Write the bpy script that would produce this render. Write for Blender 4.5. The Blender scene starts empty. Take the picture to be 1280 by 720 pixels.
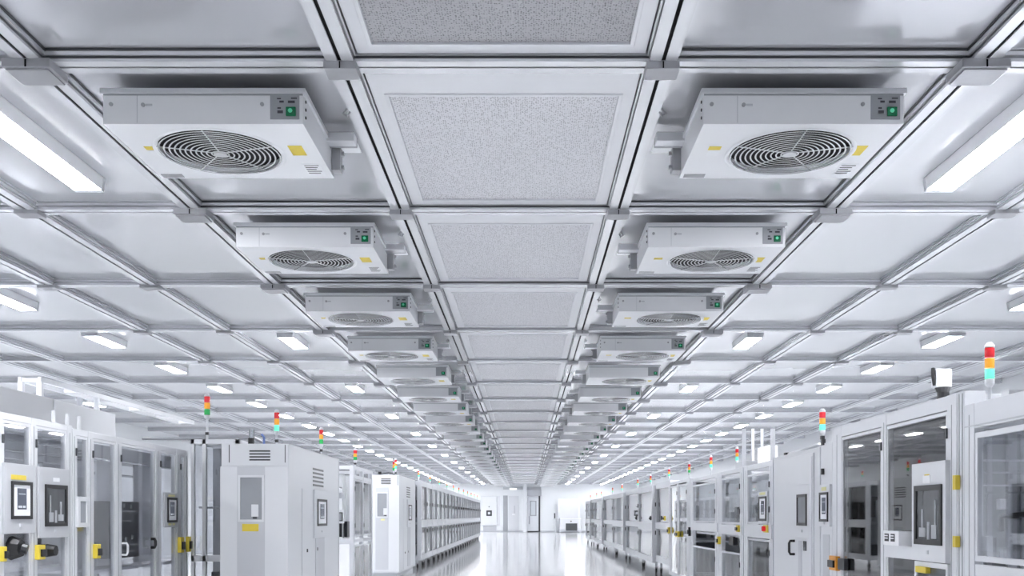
import bpy, bmesh, math, random
from mathutils import Vector, Matrix

# ------------------------------------------------------------------ camera, light, exposure
SC = bpy.context.scene
COL = SC.collection
FPX, VX, VY, CAMZ = 1240.0, 658.0, 645.0, 1.1      # focal length and vanishing point in px (1280x720), eye height in m
cam_data = bpy.data.cameras.new('camera')
cam = bpy.data.objects.new('camera', cam_data)
COL.objects.link(cam)
cam.location = (0, 0, CAMZ)
cam.rotation_euler = (math.pi / 2, 0, 0)
cam_data.sensor_width = 36.0
cam_data.lens = FPX / 1280 * 36.0
cam_data.shift_x = -(VX - 640) / 1280
cam_data.shift_y = (VY - 360) / 1280
cam_data.clip_start, cam_data.clip_end = 0.05, 300
SC.camera = cam

LAMP_E = 36.0           # inner rows beside the fan units
LAMP_OUTER_E = 17.0     # rows over the machine backs          # emission of the ceiling lamps
world = bpy.data.worlds.new('world'); SC.world = world
world.use_nodes = True
world.node_tree.nodes['Background'].inputs[0].default_value = (0.80, 0.86, 1.0, 1)
world.node_tree.nodes['Background'].inputs[1].default_value = 0.3
SC.view_settings.view_transform = 'Standard'
SC.view_settings.look = 'None'
SC.view_settings.exposure = 2.3
SC.view_settings.gamma = 1.0
SC.view_settings.use_curve_mapping = False
cy = SC.cycles
cy.max_bounces, cy.diffuse_bounces, cy.glossy_bounces = 10, 6, 5
cy.transmission_bounces, cy.transparent_max_bounces = 4, 24
cy.caustics_reflective = False
cy.caustics_refractive = False
cy.sample_clamp_indirect = 6.0
cy.use_denoising = True
random.seed(7)

# ------------------------------------------------------------------ materials
def nodes_of(name):
    m = bpy.data.materials.new(name); m.use_nodes = True
    nt = m.node_tree
    return m, nt, nt.nodes['Principled BSDF']

def mat(name, col, rough=0.5, metal=0.0, emit=None, estr=0.0, var=0.0, vscale=3.0, bump=0.0, bscale=40.0, spec=0.5, stretch=None, coat=0.0):
    m, nt, b = nodes_of(name)
    b.inputs['Base Color'].default_value = (*col, 1)
    b.inputs['Roughness'].default_value = rough
    b.inputs['Metallic'].default_value = metal
    b.inputs['Specular IOR Level'].default_value = spec
    b.inputs['Coat Weight'].default_value = coat
    b.inputs['Coat Roughness'].default_value = 0.08
    if emit:
        b.inputs['Emission Color'].default_value = (*emit, 1)
        b.inputs['Emission Strength'].default_value = estr
    L = nt.links
    if var or bump:
        tc = nt.nodes.new('ShaderNodeTexCoord')
        mp = nt.nodes.new('ShaderNodeMapping')
        if stretch: mp.inputs['Scale'].default_value = stretch
        L.new(tc.outputs['Object'], mp.inputs['Vector'])
    if var:
        n = nt.nodes.new('ShaderNodeTexNoise'); n.inputs['Scale'].default_value = vscale
        n.inputs['Detail'].default_value = 3
        L.new(mp.outputs[0], n.inputs['Vector'])
        r = nt.nodes.new('ShaderNodeMapRange')
        r.inputs['To Min'].default_value = 1 - var; r.inputs['To Max'].default_value = 1 + var
        L.new(n.outputs['Fac'], r.inputs['Value'])
        mx = nt.nodes.new('ShaderNodeVectorMath'); mx.operation = 'SCALE'
        mx.inputs[0].default_value = col
        L.new(r.outputs[0], mx.inputs['Scale'])
        L.new(mx.outputs[0], b.inputs['Base Color'])
    if bump:
        n2 = nt.nodes.new('ShaderNodeTexNoise'); n2.inputs['Scale'].default_value = bscale
        L.new(mp.outputs[0], n2.inputs['Vector'])
        bp = nt.nodes.new('ShaderNodeBump'); bp.inputs['Strength'].default_value = bump
        bp.inputs['Distance'].default_value = 0.02
        L.new(n2.outputs['Fac'], bp.inputs['Height'])
        L.new(bp.outputs[0], b.inputs['Normal'])
    return m

def glass_mat(name, tint, refl=1.0):
    m = bpy.data.materials.new(name); m.use_nodes = True
    nt = m.node_tree; nt.nodes.clear()
    out = nt.nodes.new('ShaderNodeOutputMaterial')
    tr = nt.nodes.new('ShaderNodeBsdfTransparent'); tr.inputs[0].default_value = (*tint, 1)
    gl = nt.nodes.new('ShaderNodeBsdfGlossy'); gl.inputs[0].default_value = (1, 1, 1, 1); gl.inputs['Roughness'].default_value = 0.02
    fr = nt.nodes.new('ShaderNodeFresnel'); fr.inputs['IOR'].default_value = 1.5
    ml = nt.nodes.new('ShaderNodeMath'); ml.operation = 'MULTIPLY'; ml.inputs[1].default_value = refl; ml.use_clamp = True
    mx = nt.nodes.new('ShaderNodeMixShader')
    nt.links.new(fr.outputs[0], ml.inputs[0]); nt.links.new(ml.outputs[0], mx.inputs[0])
    nt.links.new(tr.outputs[0], mx.inputs[1]); nt.links.new(gl.outputs[0], mx.inputs[2])
    nt.links.new(mx.outputs[0], out.inputs[0])
    return m

def dimple_mat(name, lo, hi, scale, stretch=(1, 1, 1)):
    m, nt, b = nodes_of(name)
    L = nt.links
    tc = nt.nodes.new('ShaderNodeTexCoord'); mp = nt.nodes.new('ShaderNodeMapping')
    mp.inputs['Scale'].default_value = stretch
    L.new(tc.outputs['Object'], mp.inputs['Vector'])
    v = nt.nodes.new('ShaderNodeTexVoronoi'); v.inputs['Scale'].default_value = scale; v.inputs['Randomness'].default_value = 0.45
    L.new(mp.outputs[0], v.inputs['Vector'])
    r = nt.nodes.new('ShaderNodeValToRGB')
    r.color_ramp.elements[0].position = 0.22; r.color_ramp.elements[0].color = (lo, lo, lo * 1.07, 1)
    r.color_ramp.elements[1].position = 0.46; r.color_ramp.elements[1].color = (hi, hi, hi * 1.05, 1)
    L.new(v.outputs['Distance'], r.inputs[0]); L.new(r.outputs[0], b.inputs['Base Color'])
    bp = nt.nodes.new('ShaderNodeBump'); bp.inputs['Strength'].default_value = 0.5; bp.inputs['Distance'].default_value = 0.006
    L.new(v.outputs['Distance'], bp.inputs['Height']); L.new(bp.outputs[0], b.inputs['Normal'])
    b.inputs['Roughness'].default_value = 0.38; b.inputs['Metallic'].default_value = 0.25
    return m

M = {
    'ceiling': mat('satin_steel_panel', (0.56, 0.566, 0.596), 0.12, 0.40, var=0.04, vscale=0.6, bump=0.03, bscale=1.6),
    'alum': mat('brushed_aluminium', (0.78, 0.79, 0.82), 0.27, 0.6, var=0.05, vscale=5, stretch=(8, 0.4, 8)),
    'alum_x': mat('brushed_aluminium_cross', (0.78, 0.79, 0.82), 0.27, 0.6, var=0.05, vscale=5, stretch=(0.4, 8, 8)),
    'alum_plain': mat('anodised_aluminium', (0.74, 0.75, 0.78), 0.34, 0.5, var=0.04, vscale=6),
    'cast': mat('cast_aluminium', (0.38, 0.385, 0.405), 0.42, 0.6, var=0.06, vscale=20),
    'frame': mat('satin_frame', (0.68, 0.695, 0.73), 0.36, 0.25, var=0.03, vscale=4),
    'white': mat('white_enamel', (0.66, 0.675, 0.705), 0.32, 0.0, var=0.02, vscale=2),
    'housing': mat('galvanised_white', (0.79, 0.80, 0.825), 0.33, 0.12, var=0.03, vscale=3),
    'grey': mat('grey_enamel', (0.52, 0.535, 0.57), 0.35, var=0.03, vscale=2),
    'midgrey': mat('mid_grey_enamel', (0.33, 0.345, 0.37), 0.4, var=0.05, vscale=4),
    'inner': mat('machine_interior', (0.55, 0.565, 0.60), 0.45, 0.1, var=0.25, vscale=2.2, stretch=(6, 6, 0.35)),
    'inner_light': mat('machine_interior_light', (0.74, 0.755, 0.78), 0.45, 0.05, var=0.10, vscale=2.2, stretch=(6, 6, 0.35)),
    'dark': mat('dark_machine_part', (0.045, 0.048, 0.055), 0.35, 0.2, var=0.2, vscale=8),
    'black': mat('black_plastic', (0.012, 0.012, 0.014), 0.4, var=0.1, vscale=10),
    'void': mat('recess_black', (0.006, 0.006, 0.007), 0.8, var=0.1, vscale=10, spec=0.1),  # black put in for the depth shade of slots and cavities
    'chrome': mat('bright_wire', (0.80, 0.81, 0.83), 0.25, 0.6, var=0.02, vscale=5),
    'glass': glass_mat('clear_glass', (0.90, 0.915, 0.93), 1.1),
    'smoke': glass_mat('smoked_glass', (0.84, 0.85, 0.87), 1.9),
    'pane': glass_mat('plain_pane', (0.94, 0.95, 0.96), 0.35),
    'tint': glass_mat('lightly_tinted_glass', (0.90, 0.91, 0.93), 0.45),
    'plate': mat('dimmed_white_plate', (0.50, 0.512, 0.54), 0.35, 0.1, var=0.02, vscale=3),  # white plates darkened in colour to offset the near lamp's strong light
    'lamp': mat('lamp_diffuser', (0.95, 0.95, 0.95), 0.5, emit=(0.955, 0.965, 1.0), estr=LAMP_E, var=0.01),
    'lamp_outer': mat('outer_lamp_diffuser', (0.95, 0.95, 0.95), 0.5, emit=(0.955, 0.965, 1.0), estr=LAMP_OUTER_E, var=0.01),
    'lamp_soft': mat('soft_lamp', (0.95, 0.95, 0.95), 0.5, emit=(0.955, 0.965, 1.0), estr=0.22, var=0.01),
    'clear': mat('frosted_lamp_cover', (0.86, 0.87, 0.90), 0.2, var=0.02),
    'floor': mat('epoxy_floor', (0.82, 0.83, 0.84), 0.1, 0.0, var=0.03, vscale=0.7, coat=0.3),
    'wall': mat('wall_panel_paint', (0.80, 0.82, 0.845), 0.38, var=0.015, vscale=0.5),
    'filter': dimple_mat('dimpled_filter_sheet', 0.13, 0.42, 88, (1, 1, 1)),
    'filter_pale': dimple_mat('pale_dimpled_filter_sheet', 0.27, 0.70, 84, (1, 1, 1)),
    'yellow': mat('yellow_label', (0.72, 0.56, 0.06), 0.45, var=0.06, vscale=30),
    'pale_yellow': mat('pale_yellow_label', (0.74, 0.70, 0.34), 0.5, var=0.05, vscale=30),
    'orange': mat('orange_plastic', (0.72, 0.30, 0.03), 0.4, var=0.05, vscale=20),
    'paper': mat('paper_label', (0.82, 0.83, 0.86), 0.6, var=0.03, vscale=40),
    'ink': mat('label_ink', (0.05, 0.05, 0.06), 0.6, var=0.1, vscale=40),
    'green_switch': mat('green_rocker', (0.008, 0.13, 0.055), 0.25, emit=(0.02, 0.6, 0.25), estr=0.005, var=0.1, vscale=40),
    'green_glow': mat('green_pilot_light', (0.1, 0.6, 0.35), 0.3, emit=(0.15, 0.9, 0.5), estr=0.03, var=0.05),
    'red': mat('red_lens', (0.62, 0.02, 0.03), 0.25, emit=(0.8, 0.03, 0.04), estr=0.05, var=0.04, vscale=30),
    'amber': mat('amber_lens', (0.85, 0.36, 0.03), 0.25, emit=(0.9, 0.4, 0.04), estr=0.06, var=0.04, vscale=30),
    'green': mat('green_lens', (0.03, 0.42, 0.10), 0.25, emit=(0.05, 0.5, 0.15), estr=0.03, var=0.04, vscale=30),
    'green_lit': mat('lit_green_lens', (0.1, 0.62, 0.42), 0.25, emit=(0.2, 1.0, 0.65), estr=0.14, var=0.04, vscale=30),
    'bench': mat('bench_enamel', (0.58, 0.59, 0.615), 0.4, var=0.02, vscale=2),
    'screen': mat('pale_screen', (0.55, 0.58, 0.62), 0.15, emit=(0.75, 0.8, 0.88), estr=0.03, var=0.03, vscale=20),
    'screen_dark': mat('dark_screen', (0.10, 0.11, 0.14), 0.1, emit=(0.3, 0.34, 0.42), estr=0.02, var=0.2, vscale=14),
    'window_dark': mat('dark_window', (0.06, 0.065, 0.07), 0.06, 0.0, var=0.3, vscale=5, stretch=(6, 6, 1)),
    'window_grey': mat('grey_window', (0.30, 0.315, 0.34), 0.08, 0.0, var=0.15, vscale=4),
    'rubber': mat('rubber', (0.03, 0.03, 0.033), 0.6, var=0.1, vscale=20),
    'blue': mat('blue_tube', (0.16, 0.24, 0.55), 0.35, var=0.05, vscale=20),
}

# ------------------------------------------------------------------ mesh building
class G:
    def __init__(self): self.v = []; self.f = []
    def add(self, vs, fs):
        o = len(self.v)
        self.v += [tuple(p) for p in vs]
        self.f += [tuple(i + o for i in f) for f in fs]
        return self
    def box(self, x0, x1, y0, y1, z0, z1):
        x0, x1 = sorted((x0, x1)); y0, y1 = sorted((y0, y1)); z0, z1 = sorted((z0, z1))
        return self.add([(x0, y0, z0), (x1, y0, z0), (x1, y1, z0), (x0, y1, z0), (x0, y0, z1), (x1, y0, z1), (x1, y1, z1), (x0, y1, z1)],
                        [(0, 3, 2, 1), (4, 5, 6, 7), (0, 1, 5, 4), (1, 2, 6, 5), (2, 3, 7, 6), (3, 0, 4, 7)])
    def prism(self, pts, axis, a0, a1):
        """closed profile pts extruded along axis 'x' (pts are y,z), 'y' (pts are x,z) or 'z' (pts are x,y)"""
        n = len(pts)
        def P(p, a):
            return {'x': (a, p[0], p[1]), 'y': (p[0], a, p[1]), 'z': (p[0], p[1], a)}[axis]
        vs = [P(p, a0) for p in pts] + [P(p, a1) for p in pts]
        fs = [tuple(range(n)), tuple(range(2 * n - 1, n - 1, -1))] + [(i, i + n, (i + 1) % n + n, (i + 1) % n) for i in range(n)]
        return self.add(vs, fs)
    def rod(self, p, q, r, seg=10, r2=None):
        p, q = Vector(p), Vector(q); d = (q - p).normalized()
        a = d.orthogonal().normalized(); b = d.cross(a)
        r2 = r if r2 is None else r2
        vs = []
        for c, rr in ((p, r), (q, r2)):
            for i in range(seg):
                t = 2 * math.pi * i / seg
                vs.append(c + (a * math.cos(t) + b * math.sin(t)) * rr)
        return self.add(vs, [tuple(range(seg - 1, -1, -1)), tuple(range(seg, 2 * seg))] + [(i, (i + 1) % seg, (i + 1) % seg + seg, i + seg) for i in range(seg)])
    def tube(self, pts, r, seg=8):
        """one continuous tube through pts"""
        pts = [Vector(p) for p in pts]; n = len(pts); vs = []
        ref = None
        for k, p in enumerate(pts):
            d = (pts[min(k + 1, n - 1)] - pts[max(k - 1, 0)]).normalized()
            if ref is None: ref = d.orthogonal().normalized()
            a = (ref - d * ref.dot(d)).normalized(); ref = a
            b = d.cross(a)
            vs += [p + (a * math.cos(2 * math.pi * i / seg) + b * math.sin(2 * math.pi * i / seg)) * r for i in range(seg)]
        fs = [tuple(range(seg - 1, -1, -1)), tuple(range((n - 1) * seg, n * seg))]
        for k in range(n - 1):
            fs += [(k * seg + i, k * seg + (i + 1) % seg, (k + 1) * seg + (i + 1) % seg, (k + 1) * seg + i) for i in range(seg)]
        return self.add(vs, fs)
    def ring(self, c, R, r, seg=40, flat=0.6):
        """horizontal wire ring"""
        vs = []
        for i in range(seg):
            t = 2 * math.pi * i / seg
            for (dr, dz) in ((r, 0), (0, r * flat), (-r, 0), (0, -r * flat)):
                vs.append((c[0] + (R + dr) * math.cos(t), c[1] + (R + dr) * math.sin(t), c[2] + dz))
        fs = []
        for i in range(seg):
            j = (i + 1) % seg
            fs += [(i * 4 + k, j * 4 + k, j * 4 + (k + 1) % 4, i * 4 + (k + 1) % 4) for k in range(4)]
        return self.add(vs, fs)
    def lathe(self, c, prof, seg=16):
        """profile of (r, z) turned about the vertical axis through c"""
        n = len(prof); vs = []
        for (r, z) in prof:
            vs += [(c[0] + r * math.cos(2 * math.pi * i / seg), c[1] + r * math.sin(2 * math.pi * i / seg), c[2] + z) for i in range(seg)]
        fs = [tuple(range(seg - 1, -1, -1)), tuple(range((n - 1) * seg, n * seg))]
        for k in range(n - 1):
            fs += [(k * seg + i, k * seg + (i + 1) % seg, (k + 1) * seg + (i + 1) % seg, (k + 1) * seg + i) for i in range(seg)]
        return self.add(vs, fs)
    # boxes and frames given on a face: F = (kind, plane); u runs along the face, v is height, w is distance out of the face
    def fbox(self, F, u0, u1, v0, v1, w0, w1):
        k, p = F
        if k == 'xp': return self.box(p + w0, p + w1, u0, u1, v0, v1)
        if k == 'xm': return self.box(p - w0, p - w1, u0, u1, v0, v1)
        if k == 'ym': return self.box(u0, u1, p - w0, p - w1, v0, v1)
    def fframe(self, F, u0, u1, v0, v1, t, w0, w1):
        """a rectangular frame with bar width t, one watertight ring"""
        u0, u1 = sorted((u0, u1)); v0, v1 = sorted((v0, v1))
        k, p = F
        def P(u, v, w):
            return {'xp': (p + w, u, v), 'xm': (p - w, u, v), 'ym': (u, p - w, v)}[k]
        vs = []
        for w in (w0, w1):
            for (a, b, c, d) in ((u0, u1, v0, v1), (u0 + t, u1 - t, v0 + t, v1 - t)):
                vs += [P(a, c, w), P(b, c, w), P(b, d, w), P(a, d, w)]
        fs = []
        for i in range(4):
            j = (i + 1) % 4
            fs += [(i, j, 4 + j, 4 + i), (8 + i, 12 + i, 12 + j, 8 + j), (i, 8 + i, 8 + j, j), (4 + i, 4 + j, 12 + j, 12 + i)]
        return self.add(vs, fs)

OFF = {}
def build(name, g, material, parent=None, bev=0.0, smooth=False, loc=None):
    """links g (world coordinates) as ONE mesh object; under a parent its coordinates become relative to the thing's base"""
    off = Vector(OFF[parent.name]) if parent else Vector(loc or (0, 0, 0))
    me = bpy.data.meshes.new(name)
    me.from_pydata([tuple(Vector(p) - off) for p in g.v], [], g.f)
    bm = bmesh.new(); bm.from_mesh(me)
    bmesh.ops.recalc_face_normals(bm, faces=bm.faces)
    if bev:
        es = [e for e in bm.edges if len(e.link_faces) == 2 and e.calc_face_angle(0) > 0.6]
        bmesh.ops.bevel(bm, geom=es, offset=bev, segments=2, affect='EDGES', profile=0.6, clamp_overlap=True)
    if smooth:
        for f in bm.faces: f.smooth = True
        for e in bm.edges:
            if len(e.link_faces) == 2 and e.calc_face_angle(0) > 0.7: e.smooth = False
    bm.to_mesh(me); bm.free()
    me.materials.append(material)
    o = bpy.data.objects.new(name, me); COL.objects.link(o)
    if parent:
        o.parent = parent
    else:
        o.location = off
    OFF[o.name] = tuple(off)
    return o

def tag(o, label=None, cat=None, group=None, kind=None):
    if label: o['label'] = label
    if cat: o['category'] = cat
    if group: o['group'] = group
    if kind: o['kind'] = kind
    return o

def thing(name, label, cat, loc, group=None):
    o = bpy.data.objects.new(name, None); COL.objects.link(o)
    o.empty_display_size = 0.1
    o.location = loc; OFF[o.name] = tuple(loc)
    return tag(o, label, cat, group)

KIDS = {}
def kids(o):
    return [c for c in bpy.data.objects if c.parent == o]
def tree_of(o):
    return [(c, tree_of(c)) for c in kids(o)]
def dup(root, tree, loc, label, group=None, skip=(), rz=None):
    r = root.copy(); COL.objects.link(r); r.location = loc
    OFF[r.name] = tuple(loc)
    r['label'] = label
    if 'group' in r: del r['group']
    if group: r['group'] = group
    if rz is not None: r.rotation_euler = (0, 0, rz)
    def rec(t, par, depth):
        for (c, sub) in t:
            st = c.name.split('.')[0]
            if st in skip: continue
            d = c.copy(); COL.objects.link(d); d.parent = par
            OFF[d.name] = tuple(loc)
            rec(sub, d, depth + 1)
    rec(tree, r, 0)
    return r

ORD = ['first', 'second', 'third', 'fourth', 'fifth', 'sixth', 'seventh', 'eighth', 'ninth', 'tenth', 'eleventh', 'twelfth', 'thirteenth', 'fourteenth',
       'fifteenth', 'sixteenth', 'seventeenth', 'eighteenth', 'nineteenth', 'twentieth', 'twenty-first', 'twenty-second', 'twenty-third', 'twenty-fourth', 'twenty-fifth', 'twenty-sixth', 'twenty-seventh', 'twenty-eighth', 'twenty-ninth']

# ------------------------------------------------------------------ room shell
HC, HR = 3.31, 3.25                  # ceiling panel plane, underside of the grid rails
Y0, Y1 = -8.0, 68.0
XL, XR = -9.6, 7.7
def struct(name, g, m, label, cat, **k):
    return tag(build(name, g, m, **k), label, cat, kind='structure')
struct('floor', G().box(XL - .2, XR + .2, Y0, Y1, -0.1, 0), M['floor'], 'glossy pale grey epoxy floor of the long hall', 'floor')
struct('ceiling', G().box(XL - .2, XR + .2, Y0, Y1, HC, HC + .1), M['ceiling'], 'satin grey steel ceiling panels between the aluminium grid', 'ceiling')
struct('wall_left', G().box(XL - .2, XL, Y0, Y1, 0, HC), M['wall'], 'white side wall behind the row with the two solid white cabinets', 'wall')
struct('wall_right', G().box(XR, XR + .2, Y0, Y1, 0, HC), M['wall'], 'white side wall behind the glazed enclosures with yellow hinges', 'wall')
struct('wall_near', G().box(XL, XR, Y0 - .2, Y0, 0, HC), M['wall'], 'white wall at the near end of the hall', 'wall')

S0, SP = 4.76, 2.269                 # first visible grid line and the grid pitch
NR = 28
rail_x = [-7.35, -6.5, -4.47, -3.515, -2.354, -0.8826, 0.647, 2.165, 3.375, 4.39, 6.4, 7.3]
RAIL_LABEL = [
    'ceiling rail beside the white side wall, above the wall behind the solid cabinets',
    'ceiling rail over the glazed cabinets, next but one to the side wall',
    'fourth ceiling rail out from the filter strip, on the solid cabinet side',
    'ceiling rail on the outer side of the lamps over the solid cabinet aisle',
    'ceiling rail between the left-side fan units and the lamps',
    'double-strip ceiling rail with black slot between filter strip and left-side fan units',
    'double-strip ceiling rail with black slot between filter strip and right-side fan units',
    'ceiling rail between the right-side fan units and the lamps',
    'ceiling rail on the outer side of the lamps over the right-side machines',
    'fourth ceiling rail out from the filter strip, above the right-side machines',
    'ceiling rail over the backs of the right-side machines',
    'ceiling rail along the right-side wall']
def rail_prof(hw=.066, sl=.0095, up=.06):
    return [(-hw, 0), (-sl, 0), (-sl, .03), (sl, .03), (sl, 0), (hw, 0), (hw, .014), (hw - .022, .014), (hw - .022, .026), (hw + .012, .026), (hw + .012, up - .014), (hw - .006, up - .014), (hw - .006, up - .008), (hw + .012, up - .008), (hw + .012, up),
            (-hw - .012, up), (-hw - .012, up - .008), (-hw + .006, up - .008), (-hw + .006, up - .014), (-hw - .012, up - .014), (-hw - .012, .026), (-hw + .022, .026), (-hw + .022, .014), (-hw, .014)]
for i, x in enumerate(rail_x):
    g = G().prism([(x + a, HR + b) for a, b in rail_prof()], 'y', Y0 + .01, Y1 - .01)
    r = struct('ceiling_rail', g, M['alum'], RAIL_LABEL[i], 'ceiling rail', loc=(x, 0, HR))
    build('slot_shade_strip', G().box(x - .0095, x + .0095, Y0 + .02, Y1 - .02, HR + .008, HR + .03), M['void'], r)  # black strip laid in for the shade deep in the slot
    g = G()
    for sg in (-1, 1): g.box(x + sg * .045, x + sg * .0675, Y0 + .02, Y1 - .02, HR + .0145, HR + .0255); g.box(x + sg * .0785, x + sg * .083, Y0 + .02, Y1 - .02, HC - .012, HC - .001)
    build('edge_shade_strip', g, M['dark' if 4 <= i <= 7 else 'grey'], r)  # dark strips put in for the shade line along the rail edges
    inner = i in (5, 6)
    outer = i in (4, 7)
    if i in (3, 4, 5, 6, 7, 8, 2, 9):
        for n in range(NR if (inner or outer) else 8):
            y = S0 + SP * n
            if inner:
                g = G().box(x - .078, x + .078, y - .075, y + .055, HR - .036, HR + .004)
                c = build('rail_connector', g, M['cast'], r, bev=.004 if n < 5 else 0)
                if n < 4: build('connector_seam', G().box(x - .003, x + .003, y - .0765, y - .074, HR - .034, HR - .002), M['void'], c)
            elif outer:
                g = G().box(x - .115, x + .115, y - .10, y + .09, HR - .040, HR + .004)
                c = build('rail_connector', g, M['cast'], r, bev=.005 if n < 5 else 0)
                build('connector_plate', G().box(x - .10, x + .10, y - .085, y + .085, HR - .048, HR - .041), M['cast'], c)
                if n < 4: build('connector_seam', G().box(x - .004, x + .004, y - .102, y - .099, HR - .038, HR - .004), M['void'], c)
            else:
                g = G().box(x - .085, x + .085, y - .07, y + .06, HR - .026, HR + .004)
                build('rail_connector', g, M['cast'], r, bev=.004 if n < 3 else 0)
for n in range(-4, NR):
    y = S0 + SP * n
    g = G().prism([(y + a, HR + .002 + b) for a, b in rail_prof(.064, .008, .058)], 'x', XL + .01, XR - .01)
    if n < 0: lab = 'ceiling crossbar at the near end, above the top edge'
    elif n < 12: lab = 'aluminium ceiling crossbar, %s across the filter strip going into the hall' % ORD[n]
    else: lab = 'thin distant ceiling crossbar close to the far wall'
    r = struct('ceiling_crossbar', g, M['alum_x'], lab, 'ceiling crossbar', loc=(0, y, HR))
    if n < 0 or n >= 12: r['group'] = 'far ceiling crossbars' if n > 0 else 'unseen near crossbars'
    build('slot_shade_strip', G().box(XL + .02, XR - .02, y - .008, y + .008, HR + .010, HR + .03), M['void'], r)  # black strip standing for the shade inside the crossbar slot
    g = G()
    g.box(-2.3, 2.1, y - .081, y - .0765, HC - .010, HC - .001); g.box(-2.3, 2.1, y - .066, y - .045, HR + .0165, HR + .0275)
    if n < 8: build('edge_shade_strip', g, M['dark' if n < 3 else 'midgrey'], r)  # shade along the crossbar edge drawn as dark strips

# ------------------------------------------------------------------ filter panels down the middle
def filter_panel(n):
    y0, y1 = S0 + SP * n + .085, S0 + SP * (n + 1) - .085
    xa, xb = rail_x[5] + .085, rail_x[6] - .085
    if n < 0: lab = 'darker grey dimpled filter panel at the top edge of the view'
    elif n < 11: lab = 'pale dimpled filter panel, %s of the middle strip after the dark one' % ORD[n]
    else: lab = 'narrow distant filter panel of the middle strip near the far wall'
    t = thing('ceiling_filter', lab, 'filter panel', ((xa + xb) / 2, (y0 + y1) / 2, HC - .03), 'distant filter panels' if n >= 11 else None)
    g = G()
    near = .30 if n >= 0 else .10
    xw, fw = .085, .10
    # one flat frame plate with an opening
    zo, zi = HC - .030, HC - .002
    vs = []
    for z in (zo, zi):
        vs += [(xa, y0, z), (xb, y0, z), (xb, y1, z), (xa, y1, z), (xa + xw, y0 + near, z), (xb - xw, y0 + near, z), (xb - xw, y1 - fw, z), (xa + xw, y1 - fw, z)]
    fs = []
    for i in range(4):
        j = (i + 1) % 4
        fs += [(i, j, 4 + j, 4 + i), (8 + i, 12 + i, 12 + j, 8 + j), (i, 8 + i, 8 + j, j), (4 + i, 4 + j, 12 + j, 12 + i)]
    g.add(vs, fs)
    build('panel_frame', g, M['alum_plain'], t, bev=.003 if n < 4 else 0)
    g = G()
    e = .022
    X0, X1, Ya, Yb = xa + xw, xb - xw, y0 + near, y1 - fw
    vs = []
    for z in (zo - .007, zo + .004):
        vs += [(X0 - e, Ya - e, z), (X1 + e, Ya - e, z), (X1 + e, Yb + e, z), (X0 - e, Yb + e, z), (X0, Ya, z), (X1, Ya, z), (X1, Yb, z), (X0, Yb, z)]
    g.add(vs, fs)
    build('retaining_bead', g, M['alum_plain'], t, bev=.004 if n < 4 else 0)
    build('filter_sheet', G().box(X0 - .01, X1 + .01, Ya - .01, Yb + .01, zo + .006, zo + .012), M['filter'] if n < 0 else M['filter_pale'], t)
for n in range(-1, NR - 1):
    filter_panel(n)

# ------------------------------------------------------------------ ceiling lamps
def lamp_proto(L, em='lamp'):
    t = thing('ceiling_lamp', 'x', 'ceiling lamp', (0, 0, HC))
    z = HC
    g = G().prism([(-.10, z), (.10, z), (.10, z - .012), (.090, z - .082), (-.090, z - .082), (-.10, z - .012)], 'y', -L, L)
    build('lamp_body', g, M['clear'], t, bev=.004)
    g = G().prism([(-.086, z - .080), (.086, z - .080), (.082, z - .087), (-.082, z - .087)], 'y', -L + .03, L - .03)
    build('diffuser', g, M[em], t)
    for s in (-1, 1):
        build('end_cap', G().prism([(-.103, z - .001), (.103, z - .001), (.103, z - .012), (.093, z - .090), (-.093, z - .090), (-.103, z - .012)], 'y', s * (L - .03), s * (L + .012)), M['alum_plain'], t, bev=.003)
    return t
LAMPS = {}
def lamp(x, y, label, group=None, L=.42, em='lamp'):
    L = (L, em)
    if L not in LAMPS:
        p = lamp_proto(*L); LAMPS[L] = (p, tree_of(p))
        p.location = (x, y, HC); p['label'] = label
        if group: p['group'] = group
        return p
    return dup(LAMPS[L][0], LAMPS[L][1], (x, y, HC), label, group)
lamp(-2.86, 5.77, 'bright long ceiling lamp outside the first left-side fan unit', L=.72)
lamp(2.70, 5.77, 'bright long ceiling lamp outside the first right-side fan unit', L=.72)
for x, side in ((-2.87, 'left-side'), (2.72, 'right-side')):
    lamp(x, -3.2, 'lamp behind the viewpoint over the %s aisle edge' % side)
    for k, n in enumerate((3, 5, 7, 9, 11, 13, 15, 17, 19, 21, 23, 25, 26.6)):
        y = S0 + SP * n + (.64 if n == 3 else .5)
        if k < 4: lamp(x, y, 'small bright lamp just outside the %s fan units, %s one after the big lamp' % (side, ORD[k]))
        else: lamp(x, y, 'tiny distant lamp outside the %s fan units' % side, 'distant lamps beside the %s fan units' % side)
for x, side in ((-5.15, 'left-side'), (5.08, 'right-side')):
    for n in range(-4, 28):
        y = S0 + SP * n + .55
        if 2 <= n <= 8: lamp(x, y, 'glowing ceiling lamp above the %s machine backs, %s along its row' % (side, ORD[n - 2]), em='lamp_outer')
        else: lamp(x, y, 'lamp in the long glowing line above the far %s machines' % side, 'far lamps above the %s machines' % side, em='lamp_outer')
for n in (4, 6):
    lamp(-8.3, S0 + SP * n + .6, 'faint lamp beside the far side wall behind the cable tray', 'lamps along the side wall', em='lamp_outer')

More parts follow.
